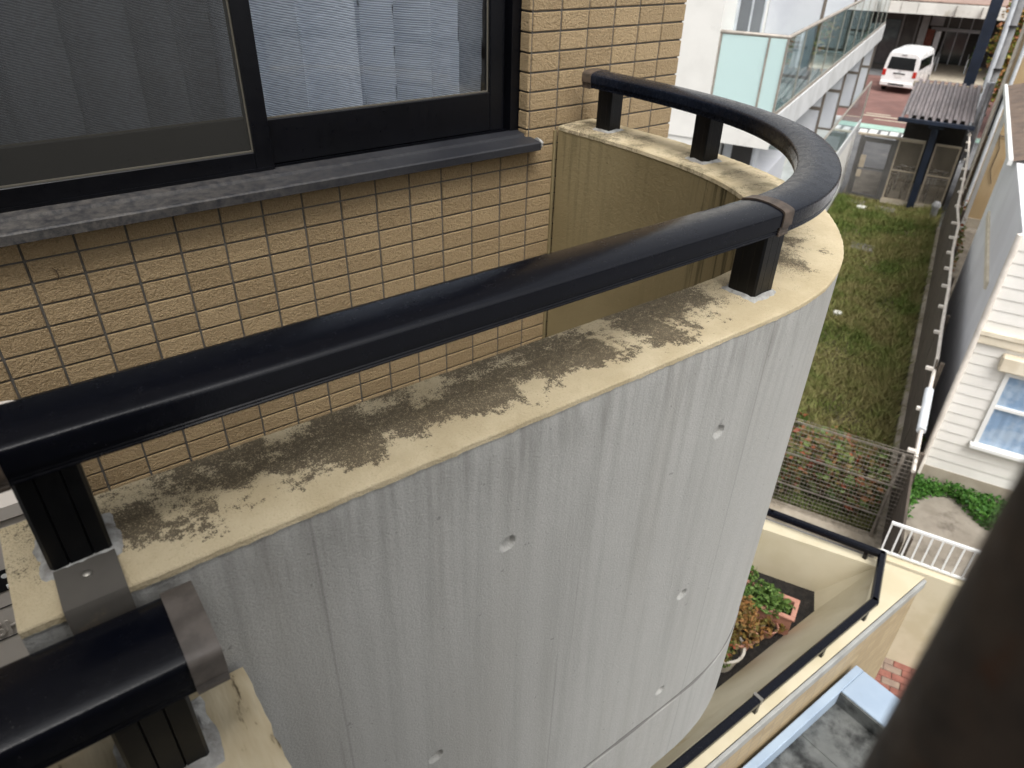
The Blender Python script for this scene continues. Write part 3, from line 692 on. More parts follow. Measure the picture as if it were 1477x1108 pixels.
# room behind the window
MB().add([(XW0-.6, .9, -.6), (XW1+.3, .9, -.6), (XW1+.3, .9, 1.8), (XW0-.6, .9, 1.8)], [(0, 1, 2, 3)]).add([(XW0-.6, .161, -.6), (XW0-.6, .9, -.6), (XW0-.6, .9, 1.8), (XW0-.6, .161, 1.8)], [(0, 1, 2, 3)]).add([(XW1+.3, .161, -.6), (XW1+.3, .9, -.6), (XW1+.3, .9, 1.8), (XW1+.3, .161, 1.8)], [(0, 3, 2, 1)]).add([(XW0-.6, .161, -.05), (XW1+.3, .161, -.05), (XW1+.3, .9, -.05), (XW0-.6, .9, -.05)], [(0, 1, 2, 3)]).build('room_interior', 'room', apt)
def curtain(name, x0, x1, y0, folds, label, seed):
    g_ = random.Random(seed); nx = 360; mb = MB(); mb.uv = []; ph = []
    # folds: list of (x, width, depth): soft pleats with one sharp side
    for j, z in enumerate(np.linspace(.02, 1.5, 16)):
        for i in range(nx+1):
            x = x0+(x1-x0)*i/nx; y = y0+.012*math.sin(x*19+seed+.25*z)+.006*math.sin(x*43+z*.6+seed)
            for fx, fw, fd in folds:
                d = (x-fx-.02*z*math.sin(fx*40))/fw
                if -1 < d < 1: y -= 1.7*fd*((1-abs(d))**1.3 if d < 0 else math.exp(-d*9))
            mb.v.append((x, y+.003*math.sin(z*5+x*6), z)); mb.uv.append((x*1.15+y*.6, z))
    for j in range(15):
        for i in range(nx): mb.f.append((j*(nx+1)+i, j*(nx+1)+i+1, (j+1)*(nx+1)+i+1, (j+1)*(nx+1)+i))
    return single(mb, name, 'curtain', ((x0+x1)/2, y0, .02), smooth=70, label=label, cat='curtain')
curtain('curtain', .50, 1.345, .31, [(.61, .10, .05), (.725, .12, .08), (.865, .13, .08), (.905, .03, .05), (.985, .06, .07), (1.09, .09, .08), (1.2, .08, .06), (1.29, .07, .05)], 'pale woven curtain hanging in folds behind the clear right hand pane', 1)
curtain('curtain', -.30, .64, .30, [(.02, .05, .05), (.07, .12, .05), (.20, .14, .07), (.33, .13, .07), (.44, .11, .06), (.52, .06, .04), (-.12, .1, .06)], 'woven curtain dimmed by the insect screen of the left pane', 5)

mb = MB(); mb.tube([(.046, -.004, -.052), (.050, -.006, -.042), (.049, -.007, -.030), (.043, -.005, -.022)], [.0008, .0013, .0013, .0006], 6).tube([(.049, -.007, -.030), (.054, -.005, -.026)], [.001, .0005], 5)
single(mb, 'twig', 'stem', (.046, -.004, -.052), label='tiny dark twig clinging to a wall tile below the sill', cat='twig')
# ------------------------------------------------------------------ air conditioner on the balcony
ac = thing('air_conditioner', 'grey white outdoor air conditioner unit partly hidden behind the handrail', 'air conditioner', (-.5, -.28, -.9))
AX0, AX1, AY0, AY1, AZ0, AZ1 = -.91, -.098, -.45, -.10, -.86, -.245
MB().box(AX0, AX1, AY0, AY1, AZ0, AZ1-.028, .006).build('casing', 'ac', ac)
P = []
for cx, cy, a0 in ((AX1-.03, AY1-.03, 0), (AX0+.03, AY1-.03, 90), (AX0+.03, AY0+.01, 180), (AX1-.03, AY0+.01, 270)):
    for k in range(6): a = R(a0+18*k); P.append((cx+.035*math.cos(a), cy+.035*math.sin(a)*(1 if cy > -.3 else .5)))
MB().hull([(a, b, AZ1-.026) for a, b in P], [(a*.995+AX1*.005-.0015, b, AZ1) for a, b in P]).build('top_lid', 'ac', ac, 40)
mb = MB(); 
for k in range(7): mb.torus((-.62, AY0-.004, -.56), .05+.03*k, .0025, 'y', 28, 5)
mb.build('fan_grille', 'ac_d', ac)
MB().box(AX0+.01, AX1-.01, AY0-.0012, AY0+.001, -.262-.0015-.012, -.262-.012).box(AX0+.01, AX1-.01, AY0-.0012, AY0+.001, -.535, -.533).box(AX0+.01, AX1-.01, AY0-.0012, AY0+.001, -.462, -.460).build('seam', 'ac_d', ac)
MB().box(-.245, -.184, AY0-.0018, AY0, -.425, -.378).build('sticker', 'black', ac)
BASE['sticker'] = BASE[ac.name]
mb = MB()
mb.add([(-.202+.0055*math.cos(a), AY0-.0022, -.391+.0055*math.sin(a)) for a in np.linspace(0, 2*math.pi, 13)[:-1]], [tuple(range(12))]); mb.build('sticker_dot', 'white', ac)
for body, size, x, z, mat in (('SHI', .046, -.258, -.522, 'ac_text'), ('PLU', .012, -.207, -.420, 'white')):
    me = text_mesh(body, size, .0012); me.materials.clear(); me.materials.append(M[mat]); o = bpy.data.objects.new('lettering', me); COL.objects.link(o); o.parent = ac
    b = BASE[ac.name]; o.location = (x-b[0], AY0-.003-b[1], z-b[2]); o.rotation_euler = (R(90), 0, 0)
MB().box(-.80, -.74, -.42, -.13, -.9, -.86).box(-.26, -.20, -.42, -.13, -.9, -.86).build('foot', 'ac_d', ac)

# ------------------------------------------------------------------ unseen walls added behind the viewer to hold back skylight
st_ = thing('added_shade_walls', 'plain unseen wall added behind the viewer to block skylight', 'light blocker', (-.6, -2.6, -1.0))
MB().box(-2.2, -1.62, -2.5, -1.78, -1.3, 3.4).build('side_wall', 'landing', st_)  # unseen blocker on the left, added to cut skylight
MB().box(-1.62, .22, -2.5, -2.30, -1.3, 3.4).build('back_blocker', 'landing', st_)

# ================================================================== below and beyond
exec_lower = True
# ground sheets
struct(MB().box(-150, 250, -200, 200, G-.5, G-.02), 'ground', 'asphalt', (0, 0, G))
struct(MB().box(8.3, 25.6, -2.62, .9, G-.4, G), 'lot_soil', 'dirt', (16, -1, G), True)
struct(MB().box(6.6, 25.0, -9, -2.70, G-.4, G-.004), 'alley', 'pave', (14, -5, G), True)
struct(MB().box(37.2, 51.3, -40, 40, G-.3, G-.008), 'road', 'redroad', (44, 0, G), True)
struct(MB().box(36.3, 37.2, -40, 40, G-.3, G-.010), 'green_road_strip', 'greenline', (36, 0, G), True)
struct(MB().box(51.3, 62, -6, 1.2, G-.3, G+.06), 'entrance_apron', 'apron', (55, 0, G), True)
mb = MB(); g_ = random.Random(4)
for k in range(16):
    v0 = -2.5+k*.42; mb.box(35.0+.3*g_.random(), 36.0+.25*g_.random(), v0, v0+.25+.12*g_.random(), G-.019, G-.012)
struct(mb, 'road_marking', 'roadwhite', (34.8, 0, G), True)
mb = MB()
for a, b, c_, d in ((39.0, 39.25, -.4, 1.6), (39.5, 39.7, .3, 1.4), (38.3, 38.5, -1.2, .9)): mb.box(a, b, c_, d, G-.007, G-.002)
struct(mb, 'road_patch', 'apron', (39, 0, G), True)

# ------------------------------------------------------------------ lower wing with the planted terrace
WG = thing('terrace_wing', 'ivory walled terrace with planting bed below the balcony', 'building', (2.5, -.3, G))
TZ, BZ = -2.9, -3.3
dv = Vector((-math.sin(A), math.cos(A), 0))
A1_ = Vector((4.09, -.74, 0)); A2_ = A1_+dv*3.0
outer = [(.4, -.74), (A1_.x, A1_.y), (A2_.x, A2_.y), (.4, A2_.y)]
MB().prism(outer, G, BZ-.02).build('body', 'fartile', WG)
MB().add([(.4, -.744, G), (A1_.x, -.744, G), (A1_.x, -.744, TZ-.07), (.4, -.744, TZ-.07)], [(0, 1, 2, 3)]).build('tile_face', 'fartile', WG)
T0, T1, T2, T3 = (.4, -.62), (3.58, -.635), (3.925, -.51), (3.10, 1.11)
B0, B1, B2, B3 = (.4, -.36), (3.64, -.35), (3.79, -.25), (3.10, 1.10)
MB().add([(*B0, BZ), (*B1, BZ), (*B1, BZ), (*T1, TZ), (*T0, TZ)], [(0, 1, 3, 4)]).build('sloped_bank', 'ivory', WG)
MB().add([(*B1, BZ), (*B2, BZ), (*T2, TZ), (*T1, TZ)], [(0, 1, 2, 3)]).build('corner_bank', 'ivory', WG)
MB().add([(*B2, BZ), (*B3, BZ), (*T3, TZ), (*T2, TZ)], [(0, 1, 2, 3)]).build('far_wall_face', 'ivory', WG)
oc = [(.4, -.742), (A1_.x+.012, -.742), (T3[0]+.16, T3[1]+.07)]
MB().add([(*T0, TZ), (oc[0][0], oc[0][1], TZ), (oc[1][0], oc[1][1], TZ), (oc[2][0], oc[2][1], TZ), (*T3, TZ), (*T2, TZ), (*T1, TZ)], [(0, 1, 2, 6), (2, 3, 4, 5), (2, 5, 6)]).build('parapet_top', 'ivory', WG)
MB().box(.4, A1_.x, -.765, -.7425, TZ-.07, TZ-.004, .004).build('drip_edge', 'greystrip', WG)
e1 = Vector((A1_.x+.012, -.742, 0)); e2 = Vector((oc[2][0], oc[2][1], 0))
MB().add([(e1.x, e1.y, G), (e2.x, e2.y, G), (e2.x, e2.y, TZ), (e1.x, e1.y, TZ)], [(0, 1, 2, 3)]).build('end_wall', 'ivory', WG)
MB().prism([B0, B1, B2, B3, (.4, 1.1)], BZ-.02, BZ).build('soil_bed', 'soil', WG)
lr = thing('terrace_handrail', 'slim dark grey handrail on small brackets along the ivory terrace wall', 'handrail', (3, -.68, TZ))
RL = [(3.36, .90), (3.69, .165), (3.965, -.50), (3.56, -.683), (2.44, -.683), (.6, -.683)]
def flatrail(mb, a, b, z, w_=.024, h_=.02):
    a = Vector((*a, z)); b = Vector((*b, z)); d = (b-a).normalized(); nrm = Vector((-d.y, d.x, 0))
    L = [(-w_, -h_), (w_, -h_), (w_, h_*.3), (w_*.6, h_), (-w_*.6, h_), (-w_, h_*.3)]
    a = a-d*.01; b = b+d*.01
    return mb.hull([a+nrm*p_+Vector((0, 0, q)) for p_, q in L], [b+nrm*p_+Vector((0, 0, q)) for p_, q in L])
for a, b in zip(RL[:-1], RL[1:]): fix_normals(flatrail(MB(), a, b, -2.815).build('rail', 'rail', lr))
MB().box(2.425, 2.445, -.709, -.657, -2.838, -2.792).build('joint_band', 'screw', lr)
for x, y in ((3.46, -.695), (3.02, -.695), (2.42, -.695), (1.8, -.695), (3.93, -.42), (3.62, .32), (3.42, .76)):
    MB().box(x-.013, x+.013, y-.013, y+.013, TZ-.002, -2.83, .002).build('bracket', 'rail', lr)
# planters
def plant(root, name, pts, size, mat, seed, stems=None):
    MB().leaves(pts, size, seed=seed).build(name, mat, root)
def blob(c, rx, ry, rz, n_, seed):
    g = np.random.default_rng(seed); out = []
    for _ in range(n_):
        d = g.normal(size=3); d /= np.linalg.norm(d); r_ = (.45+.55*g.random()**.5)*(1+.25*math.sin(d[0]*5+seed)*math.cos(d[1]*4)); out.append((c[0]+d[0]*rx*r_, c[1]+d[1]*ry*r_, c[2]+abs(d[2])*rz*r_))
    return out
tp = thing('planter_trough', 'pink terracotta trough with leafy green plants on the terrace bed', 'planter', (3.26, -.05, BZ))
tp.rotation_euler = (0, 0, R(-66)); 
def trough(root, L, W, H, t_=.02):
    b = BASE[root.name]; x, y, z = b
    m_ = MB().box(x-L/2, x+L/2, y-W/2, y-W/2+t_, z, z+H).box(x-L/2, x+L/2, y+W/2-t_, y+W/2, z, z+H).box(x-L/2, x-L/2+t_, y-W/2+t_, y+W/2-t_, z, z+H).box(x+L/2-t_, x+L/2, y-W/2+t_, y+W/2-t_, z, z+H).box(x-L/2+t_, x+L/2-t_, y-W/2+t_, y+W/2-t_, z, z+.02)
    m_.build('trough', 'terra', root)
    r_ = MB()
    for (a, b_, c_, d) in ((-L/2-.012, L/2+.012, -W/2-.012, -W/2+t_), (-L/2-.012, L/2+.012, W/2-t_, W/2+.012), (-L/2-.012, -L/2+t_, -W/2+t_, W/2-t_), (L/2-t_, L/2+.012, -W/2+t_, W/2-t_)): r_.box(x+a, x+b_, y+c_, y+d, z+H-.001, z+H+.018, .004)
    r_.build('rim', 'terra', root)
    MB().box(x-L/2+t_, x+L/2-t_, y-W/2+t_, y+W/2-t_, z+.02, z+H-.03).build('soil', 'soil', root)
trough(tp, .62, .17, .16)
b = BASE[tp.name]
plant(tp, 'foliage', blob((b[0]+.10, b[1]-.02, b[2]+.15), .14, .12, .14, 700, 1)+blob((b[0]-.18, b[1], b[2]+.14), .13, .07, .08, 300, 2)+blob((b[0]+.24, b[1], b[2]+.14), .06, .06, .07, 140, 3), .019, 'leaf_g', 21)
def pot(root, r, h, mat):
    x, y, z = BASE[root.name]
    MB().lathe([(.001, 0), (r*.72, 0), (r, h*.9), (r*1.1, h*.9), (r*1.12, h), (r*.98, h), (r*.9, h*.82), (.001, h*.8)], (x, y, z), 22).build('pot', mat, root, 40)
    MB().lathe([(.001, h*.84), (r*.92, h*.83)], (x, y, z), 18).build('soil', 'soil', root)
p1 = thing('flower_pot', 'pink pot overgrown with an orange brown withering plant', 'flower pot', (2.95, -.21, BZ)); pot(p1, .115, .17, 'terra')
b = BASE[p1.name]; plant(p1, 'foliage', blob((b[0], b[1]+.03, b[2]+.16), .19, .16, .20, 1100, 5), .019, 'leaf_o', 22)
p2 = thing('flower_pot', 'pale grey round pot with a sparse mixed green plant', 'flower pot', (2.80, -.23, BZ)); pot(p2, .12, .16, 'potgrey')
b = BASE[p2.name]; plant(p2, 'foliage', blob((b[0]-.03, b[1]+.02, b[2]+.14), .13, .12, .13, 500, 7), .018, 'leaf_m', 23)
p3 = thing('flower_pot', 'small pot with low green seedlings at the far end of the bed', 'flower pot', (3.42, .10, BZ)); pot(p3, .07, .10, 'terra')
b = BASE[p3.name]; plant(p3, 'foliage', blob((b[0], b[1], b[2]+.1), .09, .09, .1, 260, 8), .018, 'leaf_g', 24)
p4 = thing('flower_pot', 'small dark pot of dry reddish leaves beside the trough', 'flower pot', (3.22, -.27, BZ)); pot(p4, .06, .08, 'terra')
b = BASE[p4.name]; plant(p4, 'foliage', blob((b[0], b[1], b[2]+.06), .12, .08, .06, 130, 9), .024, 'leaf_o', 25)

# ------------------------------------------------------------------ flat canopy roof with pale blue coping
cn = thing('canopy_roof', 'flat stained canopy roof with pale blue metal coping', 'canopy', (2.2, -1.6, -3.6))
CZ = -3.25
MB().box(.3, 3.45, -.818, -.768, CZ-.30, CZ, .004).build('wall_side_coping', 'bluemetal', cn)
MB().box(3.21, 3.45, -3.2, -.8185, CZ-.30, CZ-.002, .004).build('end_coping', 'bluemetal', cn)
MB().box(.3, 3.209, -3.2, -.8185, CZ-.30, CZ-.115).build('roof_deck', 'roofdeck', cn)
MB().box(3.196, 3.2095, -3.2, -.8185, CZ-.115, CZ-.012).build('upstand', 'roofdeck', cn)
for x in (2.85, 2.3, 1.7): MB().box(x, x+.012, -3.2, -.82, CZ-.115, CZ-.110).build('sheet_seam', 'roofdeck', cn)
MB().box(.3, 3.19, -1.42, -1.408, CZ-.115, CZ-.1105).build('sheet_seam', 'roofdeck', cn)

# ------------------------------------------------------------------ ivory boundary wall with white balustrade, pavers
single(MB().box(6.5, 6.66, -6.5, -2.42, G-.1, -5.44, .01), 'boundary_wall', 'ivory', (6.58, -4, G), True, label='ivory rendered boundary wall carrying the white balustrade', cat='wall')
bl = thing('white_balustrade', 'white steel balustrade standing on the ivory boundary wall', 'balustrade', (6.58, -3.4, -5.44), True)
MB().box(6.565, 6.595, -6.4, -2.44, -4.985, -4.955).build('top_rail', 'white', bl)
MB().box(6.568, 6.592, -6.4, -2.44, -5.41, -5.385).build('bottom_rail', 'white', bl)
bm_ = MB().box(-.009, .009, -.009, .009, 0, .40).mesh('baluster'); bm_.materials.append(M['white'])
for k in range(38):
    o = bpy.data.objects.new('baluster', bm_); COL.objects.link(o); o.parent = bl; o.location = (0, -2.45-k*.104+3.4, .055)
br_ = struct(MB().box(5.0, 6.5, -6, -2.2, G-.2, G+.002), 'brick_paving', 'kerb', (6.0, -3, G), True); BASE[br_.name] = (6.0, -3, G)
brm = [MB().box(0, .098, 0, .198, 0, .02, .004).mesh('brick') for _ in range(2)]; brm[0].materials.append(M['brick']); brm[1].materials.append(M['brick2'])
for i in range(14):
    for j in range(11):
        o = bpy.data.objects.new('brick', brm[1 if rng.random() < .25 else 0]); COL.objects.link(o); o.parent = br_
        o.location = (-.95+i*.105, -.75+j*.205+(.1 if i % 2 else 0), .003+.002*rng.random())

# ------------------------------------------------------------------ wire mesh fence and shrubs behind it
mf = thing('mesh_fence', 'rusty wire mesh fence panel on a low kerb in front of the shrubs', 'fence', (8.5, -1.4, G), True)
mb = MB(); w_ = .0024
for k in range(24): 
    z = G+.12+k*.0695; mb.box(8.5-w_, 8.5+w_, -2.68, .3, z-w_, z+w_)
for k in range(60): 
    v0 = -2.68+k*.05; mb.box(8.507-w_*.7, 8.507+w_*.7, v0-w_*.7, v0+w_*.7, G+.12, G+1.72)
mb.build('wire_mesh', 'wire', mf); tag(mf.children[-1], kind='stuff')
for k in range(3): MB().box(8.495-w_*2, 8.5-w_, -2.68, .3, G+.55+k*.56, G+.565+k*.56).build('stiffener', 'wire', mf)
for v0 in (-2.5, -.9, .25): MB().tube([(8.54, v0, G), (8.54, v0, G+1.62)], .024, 10).build('post', 'wire', mf)
MB().box(8.28, 8.62, -2.69, .4, G-.1, G+.12, .01).build('kerb', 'kerb', mf)
for k, (u_, v_, h_, n_) in enumerate([(8.95, -2.15, 1.05, 420), (9.1, -1.65, 1.2, 480), (8.95, -1.15, 1.1, 430), (9.35, -.7, 1.15, 430), (9.75, -2.2, .75, 300), (9.85, -1.5, .7, 300), (9.0, -.3, 1.1, 380), (10.4, -1.9, .5, 220), (10.5, -1.1, .5, 220)]):
    sh = thing('leafy_shrub', ['tallest red tinged shrub right behind the fence post', 'dense red and green shrub behind the middle of the mesh', 'red leaved shrub behind the mesh beside the concrete balcony', 'shrub standing a step behind the mesh, hidden by the balcony', 'low reddish shrub at the plank fence behind the mesh', 'low shrub in the middle behind the front shrubs', 'shrub at the far left end of the mesh fence', 'knee high reddish plant where the grass begins, near the planks', 'knee high plant where the grass begins, near the balcony'][k], 'shrub', (u_, v_, G), True, 'shrubs behind the mesh fence')
    g = random.Random(k); ms = MB(); tips = []
    for q in range(9):
        a = g.uniform(0, 6.28); r_ = g.uniform(.1, .32); tip = (u_+r_*math.cos(a), v_+r_*math.sin(a), G+h_*g.uniform(.6, 1.0)); tips.append(tip)
        ms.tube([(u_+.08*math.cos(a), v_+.08*math.sin(a), G), (u_+.5*r_*math.cos(a), v_+.5*r_*math.sin(a), G+h_*.45), tip], [.012, .009, .004], 5)
    ms.build('stem', 'stem', sh)
    pts = []
    for q in range(n_):
        tq = g.choice(tips); f_ = g.uniform(.35, 1.05); pts.append((u_+(tq[0]-u_)*f_+g.gauss(0, .07), v_+(tq[1]-v_)*f_+g.gauss(0, .07), G+(tq[2]-G)*f_+g.gauss(0, .06)))
    MB().leaves(pts, .075, seed=40+k).build('foliage', 'leaf_r', sh)

# ------------------------------------------------------------------ grass lot
N = 90000
u_ = 8.75+(25.3-8.75)*nrng.random(N); v_ = -2.5+(.48+2.5)*nrng.random(N)
pat = .5+.5*np.sin(u_*1.7+np.sin(v_*2.3))*np.cos(v_*2.1+u_*.6); keep = nrng.random(N) < .35+.65*pat
edge_ = (v_ < -2.15) | (v_ > .25); keep |= edge_
u_ = u_[keep]; v_ = v_[keep]; n_ = len(u_); hgt = (.05+.11*nrng.random(n_))*(1+.7*((v_ < -2.1)))*(.7+.6*pat[keep]); ang = nrng.random(n_)*6.283; wd = .009+.012*nrng.random(n_); ln = nrng.normal(0, .6, (n_, 2))
V = np.zeros((n_*3, 3)); dx, dy = np.cos(ang)*wd, np.sin(ang)*wd
V[0::3] = np.stack([u_-dx, v_-dy, np.zeros(n_)], 1); V[1::3] = np.stack([u_+dx, v_+dy, np.zeros(n_)], 1); V[2::3] = np.stack([u_+ln[:, 0]*hgt, v_+ln[:, 1]*hgt, hgt], 1)
V -= np.array([16, -1, 0])
me = bpy.data.meshes.new('grass'); me.from_pydata(V.tolist(), [], [(3*i, 3*i+1, 3*i+2) for i in range(n_)]); me.materials.append(M['grass']); me.update()
o = bpy.data.objects.new('grass', me); COL.objects.link(o); o.location = uv2w(16, -1, G); o.rotation_euler = (0, 0, A); tag(o, 'patchy green and dry brown lawn of the narrow plot', 'grass', kind='stuff')
def slab(u0, v0, du, dv_, name, label):
    single(MB().box(u0-du/2, u0+du/2, v0-dv_/2, v0+dv_/2, G-.03, G+.05, .008), name, 'stone', (u0, v0, G), True, label=label, cat='paving slab')
slab(24.85, -.02, .45, .75, 'paving_slab', 'grey paving slab lying before the gate of the bicycle shed')
slab(24.55, -1.0, .5, .6, 'paving_slab', 'half sunken paving slab in the grass near the navy post')
slab(20.75, -.83, .5, .62, 'paving_slab', 'weathered square slab alone in the middle of the lawn')
for u0, v0, r_, lb in ((24.3, -.36, .16, 'white round drain lid beside the slab at the gate'), (16.0, -.9, .10, 'small white round drain lid alone in the grass')):
    single(MB().lathe([(.001, .085), (r_*.8, .085), (r_, .075), (r_, -.02)], (u0, v0, G), 20), 'drain_lid', 'lidwhite', (u0, v0, G), True, 40, label=lb, cat='drain lid')

# ------------------------------------------------------------------ plank fence on the right of the lot, with conduit
pf = thing('plank_fence', 'long dark weathered plank fence along the right side of the lawn', 'fence', (16, -2.66, G), True)
us = np.arange(7.0, 25.3, 1.83)
for i in range(len(us)-1):
    top = -5.42 if us[i] < 10.4 else (-4.92 if us[i] < 17.5 else -4.68); rows = int((top-G-.12)/.185)
    for j in range(rows):
        z = G+.13+j*.185; MB().box(us[i]+.01, us[i+1]-.01, -2.685-.006*rng.random(), -2.655+.005*rng.random(), z, z+.178, .003).build('plank', 'plank', pf)
    MB().box(us[i]-.03, us[i]+.03, -2.76, -2.70, G, top+.02).build('post', 'plank', pf)
    MB().box(us[i]+.005, us[i+1]-.005, -2.69, -2.57, G-.1, G+.12+.02*rng.random(), .01).build('kerb_stone', 'kerb', pf)
cd = thing('conduit_pipe', 'thin white conduit pipe with stub brackets along the top of the plank fence', 'pipe', (16, -2.66, -4.8), True)
CPT = [(8.4, -2.66, -5.44), (10.1, -2.66, -5.20), (11.0, -2.67, -4.98), (11.9, -2.64, -4.82), (13.5, -2.66, -4.80), (15.7, -2.65, -4.83), (17.3, -2.69, -4.80), (18.2, -2.60, -4.70), (20.2, -2.62, -4.55), (22.5, -2.64, -4.5), (25.2, -2.6, -4.45)]
MB().tube(CPT, .028, 8).build('pipe', 'pvc', cd, 60)
MB().tube([(9.25, -2.655, -5.31), (9.6, -2.655, -5.25), (10.2, -2.655, -5.16)], .062, 10).build('insulation_sleeve', 'polewhite', cd, 60)
for u0 in np.arange(8.8, 25, .95):
    k = max(i for i in range(len(CPT)-1) if CPT[i][0] <= u0); f_ = (u0-CPT[k][0])/(CPT[k+1][0]-CPT[k][0]); z = CPT[k][2]*(1-f_)+CPT[k+1][2]*f_
    MB().box(u0-.03, u0+.03, -2.66, -2.54, z-.025, z+.025, .005).build('bracket', 'pvc', cd)

# ------------------------------------------------------------------ white siding house on the right
hs_ = thing('siding_house', 'white clapboard house with corner downpipe and curtained window', 'house', (13, -5, G), True)
HU, HV, HE = 10.5, -3.0, -2.72
MB().box(HU+.02, 16.6, -9, HV-.001, G, HE).build('side_wall', 'greywall', hs_)
MB().box(HU-.03, HU+.02, -9, HV-.01, G-.1, -6.62).build('foundation', 'found', hs_)
BH = .172; z = -6.62; k = 0
while z < HE-.1:
    for v0, v1 in ((-9, HV-.012),):
        segs = [(v0, v1)]
        if z+BH > -5.98 and z < -4.60: segs = [(-9, -5.22), (-3.50, v1)]
        for a, b in segs:
            if abs(z+.09+4.2) < .1: continue
            m_ = MB(); vs = [(HU-.022, z), (HU-.010, z+BH), (HU+.019, z+BH), (HU+.019, z)]
            m_.hull([(x, a, q) for x, q in vs], [(x, b, q) for x, q in vs]); fix_normals(m_.build('board', 'siding', hs_))
    z += BH+.003; k += 1
MB().box(HU-.075, HU+.0, -9, HV+.01, -4.34, -4.14, .01).build('belt_trim', 'trim', hs_)
MB().box(HU-.10, HU-.076, -9, HV+.02, -4.20, -4.13, .004).build('belt_cap', 'trim', hs_)
MB().box(HU-.045, HU+.018, HV-.011, HV+.025, -6.60, -4.345).box(HU-.045, HU+.018, HV-.011, HV+.025, -4.125, HE).build('corner_board', 'siding', hs_)
wd_ = MB().box(HU-.06, HU+.0, -3.50-.06, -3.50, -5.97, -4.69).box(HU-.06, HU, -5.2, -5.14, -5.97, -4.69).box(HU-.06, HU, -5.14, -3.56, -4.75, -4.69).box(HU-.055, HU, -5.14, -3.56, -5.31, -5.265).build('window', 'white', hs_)
BASE[wd_.name] = BASE[hs_.name]
MB().box(HU-.13, HU+.0, -5.24, -3.46, -6.03, -5.965, .006).build('sill', 'white', wd_)
MB().box(HU-.012, HU-.008, -5.14, -3.56, -5.965, -4.75).build('pane', 'glass', wd_)
MB().box(HU-.16, HU-.001, -5.3, -3.37, -4.66, -4.42, .02).build('shutter_box', 'trim', hs_)
MB().box(HU+.012, HU+.019, -5.14, -3.56, -5.965, -4.75).build('window_recess', 'greywall', hs_)
mb = MB()
for j in range(2):
    for i in range(61):
        v0 = -5.14+i*1.58/60; mb.v.append((HU+.002+.006*math.sin(i*1.3)+.003*math.sin(i*2.9), v0, -5.965+j*1.21))
for i in range(60): mb.f.append((i, i+1, 62+i, 61+i))
mb.build('window_curtain', 'curtain_blue', hs_, 60)
MB().tube([(HU-.07, HV+.03, G+.05), (HU-.07, HV+.03, HE)], .042, 10).build('downpipe', 'pvc', hs_, 60)
MB().box(11.7, 15.5, HV, HV+.035, -4.02, -3.90).build('side_trim', 'trim', hs_)
rf = MB(); 
nr_ = 60
for j in range(nr_+1):
    u0 = 14.4+j*(22.6-14.4)/nr_; dz = .03 if j % 2 else 0
    rf.v += [(u0, -2.93, HE+.02+dz), (u0, -6.2, HE+1.0+dz)]
for j in range(nr_): rf.f.append((2*j, 2*j+2, 2*j+3, 2*j+1))
ro = rf.build('roof', 'roofbrown', hs_); BASE[ro.name] = BASE[hs_.name]
MB().box(14.4, 22.6, -2.935, -2.86, HE-.06, HE+.06, .01).build('gutter', 'white', hs_)
for v0 in (-3.1, -6): MB().box(22.3, 22.4, v0-.05, v0+.05, G, HE+.02).build('carport_post', 'white', hs_)
mb = MB(); g = random.Random(8); pts = [(9.3+1.1*g.random()**.6, -2.78-1.75*g.random(), G+.22*g.random()) for _ in range(4200)]
pts = [q for q in pts if (q[0] > 9.95+.25*math.sin(q[1]*5)) or q[1] > -3.0]
mb.leaves(pts, .045, 1.4, seed=77)
o = single(mb, 'weeds', 'weed', (10, -3.3, G), True, label='bright green weeds creeping along the foundation of the siding house', cat='weeds', kind='stuff')
mb = MB(); g = random.Random(9); pts = [(10.6+5*g.random(), -2.74-.2*g.random(), G+.5*g.random()**2) for _ in range(1300)]+[(20+4.5*g.random(), -2.76-.4*g.random(), G+.9*g.random()) for _ in range(900)]
mb.leaves(pts, .075, 1.3, seed=78)
single(mb, 'weeds', 'leaf_m', (13, -2.9, G), True, label='dark weeds filling the gap behind the plank fence', cat='weeds', kind='stuff')

# ------------------------------------------------------------------ tan house, pipes, cables
tn = thing('tan_house', 'tan rendered house with white corner pipe beyond the clapboard house', 'house', (28, -6, G), True)
MB().box(24.4, 27.6, -11, -3.15, G+.0, -1.2).build('wall', 'tan', tn)
MB().box(24.36, 27.62, -11, -3.12, G-.1, G+.28).build('foundation', 'found', tn)
MB().box(24.2, 27.8, -11, -3.0, -1.2, -1.05).build('roof', 'roofbrown', tn)
MB().tube([(24.32, -3.10, G), (24.32, -3.10, -1.2)], .05, 8).build('downpipe', 'polewhite', tn, 60)
MB().tube([(24.9, -2.98, G+.3), (24.9, -2.98, -1.3)], .035, 8).tube([(25.6, -3.0, G+.3), (25.6, -3.0, -1.3)], .05, 8).build('drain_pipe', 'pvc', tn, 60)
for k, (z0, z1) in enumerate(((-4.2, -4.35), (-3.1, -3.25))): MB().tube([(24.36, -3.1, z0), (24.37, -3.5, z0-.08), (24.36, -4.3, z1), (24.37, -5.4, z1+.1)], .012, 5).build('cable', 'cable', tn)
MB().tube([(24.37, -3.3, -4.25), (24.37, -3.42, -4.6), (24.37, -3.40, -5.2), (24.37, -3.55, -5.6)], .01, 5).build('cable', 'cable', tn)
MB().box(25.9, 27.0, -3.152, -3.10, -4.6, -3.4).build('side_window', 'darkglass', tn)

